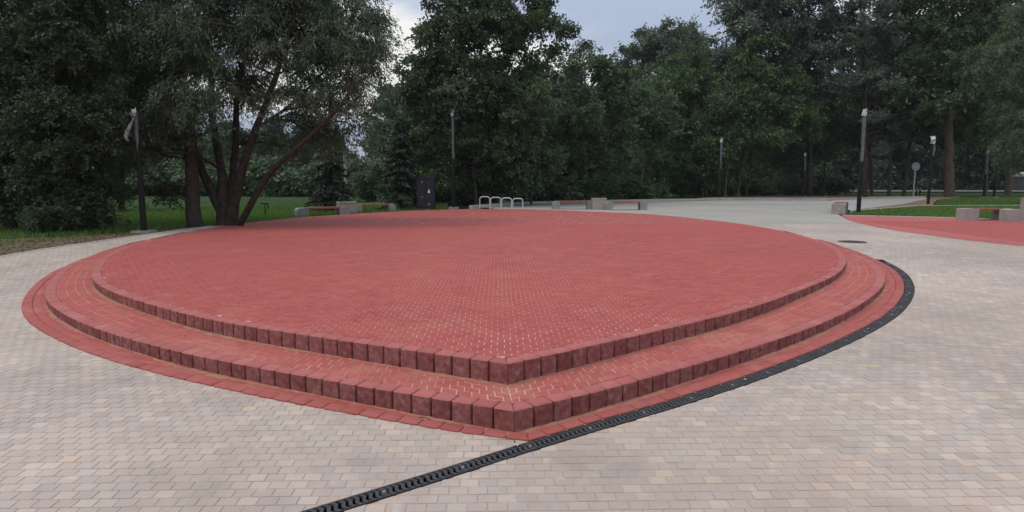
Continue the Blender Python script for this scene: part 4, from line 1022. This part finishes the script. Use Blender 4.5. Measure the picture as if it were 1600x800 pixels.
# ------------------------------------------------------------------ lamp posts
def sleeve(pts, r, rng, n=9, amp=.35):
    b = Bag(); m = len(pts); vs = []
    for i, p in enumerate(pts):
        for k in range(n):
            a = 2 * math.pi * k / n; rr = r * (1 + amp * rng.uniform(-.5, 1)); vs.append((p[0] + rr * math.cos(a), p[1] + rr * math.sin(a), p[2] + rng.uniform(-.02, .02)))
    fs = [(i * n + k, i * n + (k + 1) % n, (i + 1) * n + (k + 1) % n, (i + 1) * n + k) for i in range(m - 1) for k in range(n)]
    fs.append(tuple((m - 1) * n + k for k in range(n))); b.add(vs, fs); return b
def lamp_post(px, base_py, top_py, wrap, label, seed, r=.075, Y=None, foot=True):
    if Y is None: x, Y = P(px, base_py)
    x = AT(px, base_py, Y).x; z0 = g(Y); H_ = (base_py - top_py) * Y / F; rng = np.random.RandomState(seed)
    root = empty('lamp_post', (x, Y, z0), label=label, cat='lamp post', group='black lamp posts without lanterns')
    b = Bag(); b.tube([(0, 0, -.1), (0, 0, H_ * .52), (0, 0, H_ * .53), (0, 0, H_)], [r * 1.35, r * 1.3, r, r * .85], 12); obj('pole', auto_smooth(b.mesh('pole', M['black_paint'])), root)
    if foot:
        b = Bag(); b.box(-.22, -.22, -.1, .22, .22, .03); obj('footing', b.mesh('footing', M['concrete']), root)
    if wrap == 'upper':
        zz = np.linspace(H_ * .47, H_ * 1.0, 12); obj('plastic_wrap', auto_smooth(sleeve([(0, 0, z) for z in zz], r * 1.0, rng, 9, .18).mesh('plastic_wrap', M['plastic_wrap']), 20), root)
        b = sleeve([(-.02, 0, H_ * .98), (-.03, 0, H_ * 1.01), (0, 0, H_ * 1.03), (0, 0, H_ * 1.045)], r * 1.15, rng, 8, .5); obj('white_cap', b.mesh('white_cap', M['white_plastic']), root)
    if wrap == 'bag':       # torn white bag blowing from the head
        vs = []; m = 9
        for i in range(m):
            t_ = i / (m - 1); cx_ = -.02 - .22 * t_ ** 1.3 + .05 * math.sin(7 * t_); cz = H_ + .52 - .78 * t_; w = .03 + .06 * math.sin(3.0 * t_ + .2) * (1 + .4 * math.sin(11 * t_))
            for s_ in range(5): u = s_ / 4 - .5; vs.append((cx_ + u * w * 1.5, .06 * math.sin(9 * t_ + 5 * u) - .05, cz + u * .12 + rng.uniform(-.03, .03)))
        fs = [(i * 5 + s_, i * 5 + s_ + 1, i * 5 + s_ + 6, i * 5 + s_ + 5) for i in range(m - 1) for s_ in range(4)]
        b = Bag(); b.add(vs, fs); me = b.mesh('plastic_bag', M['white_plastic'], smooth=True); o = obj('plastic_bag', me, root)
        md = o.modifiers.new('thick', 'SOLIDIFY'); md.thickness = .01
        b = sleeve([(0, 0, H_ - .7), (0, 0, H_ - .5), (0, 0, H_ - .2), (0, 0, H_ + .42)], r * .8, rng, 8, .3); obj('white_cap', b.mesh('white_cap', M['plastic_wrap']), root)
    if wrap == 'ball':
        b = sleeve([(.0, 0, H_ * .82), (0, -.02, H_ * .85), (0, -.04, H_ * .875), (0, 0, H_ * .90), (0, 0, H_ * .915)], r * 2.0, rng, 9, .5); obj('plastic_bag', b.mesh('plastic_bag', M['white_plastic']), root)
        b = sleeve([(.05, -.02, H_ * .66), (.06, -.05, H_ * .74), (.03, -.05, H_ * .82)], r * .9, rng, 7, .6); obj('torn_film', b.mesh('torn_film', M['plastic_wrap']), root)
    return root
lamp_post(225, 362, 205, 'bag', 'leftmost lamp post with a torn white bag blowing from its top', 1, r=.055)
lamp_post(709, 329, 186, 'upper', 'lamp post right of the black cabinet with its upper half wrapped in grey film', 2, r=.06, Y=29.5)
lamp_post(1124, 309, 222, 'upper', 'shorter lamp post with wrapped upper half on the bare earth bank', 3, r=.065)
lamp_post(1341, 334, 181, 'upper', 'tallest lamp post beside the bench at the tip of the right lawn', 4, r=.058)
lamp_post(1450, 320, 205, 'ball', 'lamp post with a bunched white bag part way up, left of the thick trunk', 5, r=.05)
lamp_post(838, 316, 200, None, 'thin dark lamp post in the shade behind the left middle bench', 6, r=.05, Y=36)
lamp_post(1286, 307, 232, None, 'thin dark lamp post left of the square road sign', 7, r=.06)
lamp_post(1255, 305, 240, 'upper', 'faint far lamp post with pale wrapping in front of the dark wood', 8, r=.05, Y=46)
lamp_post(1537, 308, 240, 'upper', 'left one of the two thin lamp posts behind the right lawn', 9, r=.06)
lamp_post(1553, 308, 222, 'ball', 'right one of the two thin lamp posts behind the right lawn', 10, r=.06)

# ------------------------------------------------------------------ benches, bins
def build_bench(L_=1.9, ew=.42, eh=.44, round_=True):
    """bench along local x: two concrete ends and four wooden slats"""
    parts = []
    for s in (-1, 1):
        n_ = 7; prof = []
        y0, y1 = -.24, .24
        prof = [(y1, 0), (y1, eh)]; r_ = .13 if round_ else .02
        # the rounded corner is at the outer end, profile in the x-z plane
        xo = s * L_ / 2; xi = s * (L_ / 2 - ew)
        pts = [(xi, 0), (xi, eh - .0)]
        for k in range(n_): a = math.pi / 2 * k / (n_ - 1); pts.append((xo - s * r_ + s * r_ * math.sin(a), eh - r_ + r_ * math.cos(a)))
        pts.append((xo, 0)); m = len(pts); vs = [(x, y0, z) for x, z in pts] + [(x, y1, z) for x, z in pts]
        fs = [tuple(range(m)), tuple(range(2 * m - 1, m - 1, -1))] + [(i, (i + 1) % m, m + (i + 1) % m, m + i) for i in range(m)]
        b = Bag(); b.add(vs, fs); parts.append(('bench_end', b, 'concrete_grey' if round_ else 'concrete'))
    for k in range(4):
        b = Bag(); y = -.22 + k * .115; b.box(-L_ / 2 + ew - .10, y, eh - .045, L_ / 2 - ew + .10, y + .095, eh + .012); parts.append(('slat', b, 'bench_wood'))
    return parts
def bench(x0, x1, py, Y, rz, label, group, round_=True, L_=None, ew=None, eh=.44, sc=1.):
    a, b_ = AT(x0, py, Y), AT(x1, py, Y); L_ = L_ or (b_.x - a.x); cx = (a.x + b_.x) / 2
    root = empty('bench', (cx, Y, H2), rz, label=label, cat='bench', group=group)
    for nm, bg_, mt in build_bench(L_, ew or .22 * L_, eh, round_):
        me = bg_.mesh(nm, M[mt])
        if nm == 'bench_end': bm = bmesh.new(); bm.from_mesh(me); bmesh.ops.recalc_face_normals(bm, faces=bm.faces[:]); bm.to_mesh(me); bm.free()
        obj(nm, me, root)
    return root
def bin_(px, py, Y, w, h, label, rz=0, d=None):
    p = AT(px, py, Y); root = empty('litter_bin', (p.x, Y, H2), rz, label=label, cat='litter bin', group='square concrete bins between benches')
    d = d or w; b = Bag(); t_ = .05
    b.prism([(-w / 2, -d / 2), (w / 2, -d / 2), (w / 2, d / 2), (-w / 2, d / 2)], lambda x, y: h - .02, h, .012); obj('bin_body', b.mesh('bin_body', M['concrete_bin']), root)
    b = Bag()
    for q in ((-w / 2 - .01, -d / 2 - .01, w / 2 + .01, -d / 2 + t_), (-w / 2 - .01, d / 2 - t_, w / 2 + .01, d / 2 + .01), (-w / 2 - .01, -d / 2 + t_, -w / 2 + t_, d / 2 - t_), (w / 2 - t_, -d / 2 + t_, w / 2 + .01, d / 2 - t_)):
        b.box(q[0], q[1], h - .022, q[2], q[3], h + .03)
    obj('rim', b.mesh('rim', M['concrete_bin']), root)
    return root
bench(463, 545, 340, 24.0, math.radians(33), 'left bench of the pair on the far left of the platform, nearer the lawn', 'benches beyond the platform', L_=1.95, ew=.40, eh=.40).location.z = H2 - .13
bin_(542, 338, 25.6, .68, .52, 'square concrete bin between the two benches left of the black cabinet', rz=.4).location.z = H2 - .13
bench(556, 618, 336, 27.0, math.radians(14), 'right bench of the left pair, next to the dark spruce', 'benches beyond the platform', L_=1.68, ew=.30, eh=.40).location.z = H2 - .13
bench(863, 928, 330, 28.3, 0, 'middle bench left of the square bin, in front of the car park', 'benches beyond the platform', L_=1.84, ew=.32, eh=.35)
bin_(935.5, 330, 28.0, .58, .46, 'square concrete bin between the two middle benches')
bench(946, 1009, 330, 27.6, 0, 'middle bench right of the square bin, in front of the car park', 'benches beyond the platform', L_=1.76, ew=.30, eh=.35)
xb, yb_ = P(1303, 335)
b_root = bench(1293, 1330, 335, yb_ + .9, math.radians(60), 'bench seen end on beside the foot of the tallest lamp post', 'benches beyond the platform', round_=False, L_=2.1, ew=.34, eh=.40)
b_root.location.x = AT(1312, 335, yb_ + .9).x
bench(1494, 1578, 345, 20.8, math.radians(-3), 'nearer bench on the right red paving, left one', 'benches on the right red paving', round_=False, L_=1.82, ew=.50, eh=.38)
bench(1552, 1640, 346, 20.1, math.radians(-4), 'bench on the right red paving cut by the picture edge', 'benches on the right red paving', round_=False, L_=1.75, ew=.50, eh=.38)
for o in [q for q in bpy.data.objects if q.type == 'EMPTY' and q.get('label', '').startswith('nearer bench')]: o.location.x = AT(1539, 345, 20.8).x; o.scale.x = .86
for o in [q for q in bpy.data.objects if q.type == 'EMPTY' and q.get('label', '').startswith('bench on the right')]: o.location.x = AT(1606, 346, 20.3).x
b = bin_(1611, 340, 24, .5, .6, 'square concrete bin at the right edge behind the benches')

# ------------------------------------------------------------------ bicycle hoops
for i, px in enumerate((757.5, 774.5, 791.5, 809)):
    Yh = 29.0 + .12 * i; p = AT(px, 325, Yh); w = 15.5 * Yh / F; h = .52
    b = Bag(); r_ = .12; pts = [(-w / 2, 0, -.05), (-w / 2, 0, h - r_)] + [(-w / 2 + r_ - r_ * math.cos(a), 0, h - r_ + r_ * math.sin(a)) for a in (.4, .8, 1.2, 1.57)] + [(w / 2 - r_ + r_ * math.sin(a), 0, h - r_ + r_ * math.cos(a)) for a in (0, .4, .8, 1.2, 1.57)] + [(w / 2, 0, -.05)]
    b.tube(pts, .026, 8); me = auto_smooth(b.mesh('bicycle_stand', M['brushed_steel']))
    tag(obj('bicycle_stand', me), ['leftmost steel bicycle hoop, next to the lamp post right of the cabinet', 'second steel bicycle hoop from the left', 'third steel bicycle hoop from the left', 'rightmost steel bicycle hoop, set slightly lower'][i], 'bicycle stand', 'steel bicycle hoops').location = (p.x, Yh, H2 - (.03 * i))

# ------------------------------------------------------------------ black cabinet
Yc = 28.4; p = AT(666.5, 328, Yc); wc = 27 * Yc / F; hc_ = (330 - 281.5) * Yc / F
cab = empty('electrical_cabinet', (p.x, Yc, H2), label='black upright electrical cabinet with a white warning mark, beside the poplar', cat='cabinet')
b = Bag(); b.box(-wc / 2, -.22, -.05, wc / 2, .22, hc_ - .03); obj('housing', b.mesh('housing', M['cabinet_paint']), cab)
b = Bag(); b.box(-wc / 2 - .03, -.26, hc_ - .028, wc / 2 + .03, .26, hc_ + .012); obj('roof', b.mesh('roof', M['cabinet_paint']), cab)
for s in (-1, 1):
    b = Bag(); x0, x1 = (-wc / 2 + .03, -.008) if s < 0 else (.008, wc / 2 - .03); b.box(x0, -.245, .08, x1, -.222, hc_ - .08); dr = obj('door', b.mesh('door', M['cabinet_paint']), cab)
    if s > 0:
        b = Bag(); zc_ = hc_ * .56; b.add([(.10, -.249, zc_ - .06), (.20, -.249, zc_ - .06), (.19, -.249, zc_ + .02), (.15, -.249, zc_ + .12), (.11, -.249, zc_ + .02)], [(0, 1, 2, 3, 4)]); obj('warning_sticker', b.mesh('warning_sticker', M['white_print']), dr)
        b = Bag(); b.box(.13, -.258, .18, .17, -.246, .24); obj('lock', b.mesh('lock', M['galvanised']), dr)
    else:
        for zc_ in (hc_ * .38, hc_ * .85):
            b = Bag(); b.box(-.17, -.258, zc_, -.13, -.246, zc_ + .04); obj('lock', b.mesh('lock', M['galvanised']), dr)

# ------------------------------------------------------------------ road signs and posts
Ys = 47.; p = AT(1427, 307, Ys)
sg = empty('round_road_sign', (p.x, Ys, H2), label='round grey backed road sign on a thin galvanised post left of the thick trunk', cat='road sign')
hs = (307 - 254) * Ys / F
b = Bag(); b.tube([(0, 0, -.1), (0, 0, hs)], .045, 10); obj('post', auto_smooth(b.mesh('post', M['galvanised'])), sg)
b = Bag(); b.tube([(0, -.06, hs - .30), (0, -.04, hs - .30)], [.30, .30], 24); obj('sign_plate', b.mesh('sign_plate', M['sign_grey']), sg)
b = Bag(); b.box(-.16, -.075, hs - .31, .16, -.061, hs - .285); obj('bracket', b.mesh('bracket', M['galvanised']), sg)
Ys = 56.; p = AT(1305, 303, Ys)
sg = empty('square_road_sign', (p.x, Ys, H2), label='dark square road sign seen from behind in front of the wood', cat='road sign')
b = Bag(); b.tube([(0, 0, -.1), (0, 0, 2.55)], .05, 10); obj('post', b.mesh('post', M['galvanised']), sg)
b = Bag(); b.box(-.36, -.08, 1.6, .36, -.055, 2.5); obj('sign_plate', b.mesh('sign_plate', M['sign_dark']), sg)
for px, lab in ((1437, 'left one of two short dark posts with pale caps by the road'), (1431.5, 'short dark post just beside the round sign post')):
    Yp = 50.; p = AT(px, 307, Yp); o = empty('short_post', (p.x, Yp, H2), label=lab, cat='post')
    b = Bag(); b.tube([(0, 0, -.1), (0, 0, .45)], .05, 8); obj('stem', b.mesh('stem', M['black_paint']), o)
    b = Bag(); b.tube([(0, 0, .45), (0, 0, .55)], [.06, .05], 8); obj('cap', b.mesh('cap', M['white_plastic']), o)
Yp = 37.; p = AT(857, 315, Yp); o = empty('garden_light', (p.x, Yp, H2), label='small dark post with a white top behind the left middle bench', cat='post')
b = Bag(); b.tube([(0, 0, -.1), (0, 0, .5)], .03, 8); obj('stem', b.mesh('stem', M['black_paint']), o)
b = Bag(); b.tube([(0, 0, .5), (0, 0, .66)], [.07, .055], 8); obj('cap', b.mesh('cap', M['white_plastic']), o)
# concrete pole with wires far behind the spruce
Yp = 44.; p = AT(541, 318, Yp); hp = (318 - 240) * Yp / F
up = empty('utility_pole', (p.x, Yp, H2 - .2), label='thin pale concrete utility pole right of the first spruce', cat='utility pole')
b = Bag(); b.tube([(0, 0, 0), (0, 0, hp)], [.13, .09], 8); obj('pole', b.mesh('pole', M['concrete']), up)
b = Bag(); b.box(-.9, -.05, hp - .12, .9, .05, hp - .02); obj('crossarm', b.mesh('crossarm', M['concrete']), up)
for s in (-.8, 0, .8):
    b = Bag(); b.tube([(s, 0, hp - .02), (s, 0, hp + .12)], [.04, .03], 6); obj('insulator', b.mesh('insulator', M['white_plastic']), up)
    for d in (-1, 1):
        b = Bag(); b.tube([(s + d * 12 * t_, 3 * d * t_, hp + .12 - 1.2 * t_ * (1 - t_) * 2) for t_ in np.linspace(0, 1, 9)], .006, 4); obj('wire', b.mesh('wire', M['sign_dark']), up)
# small bent iron frame on the lawn
Yq = 24.; p = AT(414, 318, Yq); kq = Yq / F
b = Bag(); z0 = AT(414, 334, Yq).z - .15; z1 = AT(414, 318, Yq).z
b.tube([(0, 0, 0), (0, 0, z1 - z0), (.10, 0, z1 - z0 + .02), (.12, 0, z1 - z0 - .22)], .02, 6); b.tube([(-.17, 0, z1 - z0), (.1, 0, z1 - z0)], .02, 6)
tag(obj('iron_hook', b.mesh('iron_hook', M['black_paint'])), 'small bent dark iron rail standing in the grass right of the willow', 'rail').location = (p.x, Yq, z0)
# grey hut seen through the trees at the right edge
Yq = 70.; p = AT(1606, 300, Yq)
hut = empty('hut', (p.x, Yq, H2), label='low grey hut far back between trunks at the right edge', cat='hut')
b = Bag(); b.box(-1., -1., 0, 1.4, 1., 1.5); obj('wall', b.mesh('wall', M['sign_dark']), hut)
b = Bag(); b.add([(-1.1, -1.1, 1.5), (1.5, -1.1, 1.5), (1.5, 1.1, 1.5), (-1.1, 1.1, 1.5), (-1.1, 0, 2.0), (1.5, 0, 2.0)], [(0, 1, 5, 4), (2, 3, 4, 5), (0, 4, 3), (1, 2, 5)]); obj('roof', b.mesh('roof', M['sign_grey']), hut)
b = Bag(); b.box(-.3, -1.02, 0, .3, -1.004, 1.3); obj('door', b.mesh('door', M['sign_dark']), hut)

# ------------------------------------------------------------------ thin haze volume, added to lift the dark gaps in the foliage
b = Bag(); b.box(-150, -3.5, -1.6, 150, 135, 40)
hz = bpy.data.materials.new('added_haze'); hz.use_nodes = True; hz.node_tree.nodes.clear()
ho = hz.node_tree.nodes.new('ShaderNodeOutputMaterial'); hv = hz.node_tree.nodes.new('ShaderNodeVolumePrincipled')
hv.inputs['Color'].default_value = (.80, .88, .92, 1); hv.inputs['Density'].default_value = .0003; hz.node_tree.links.new(hv.outputs[0], ho.inputs['Volume'])
tag(obj('haze', b.mesh('haze', hz)), kind='stuff')
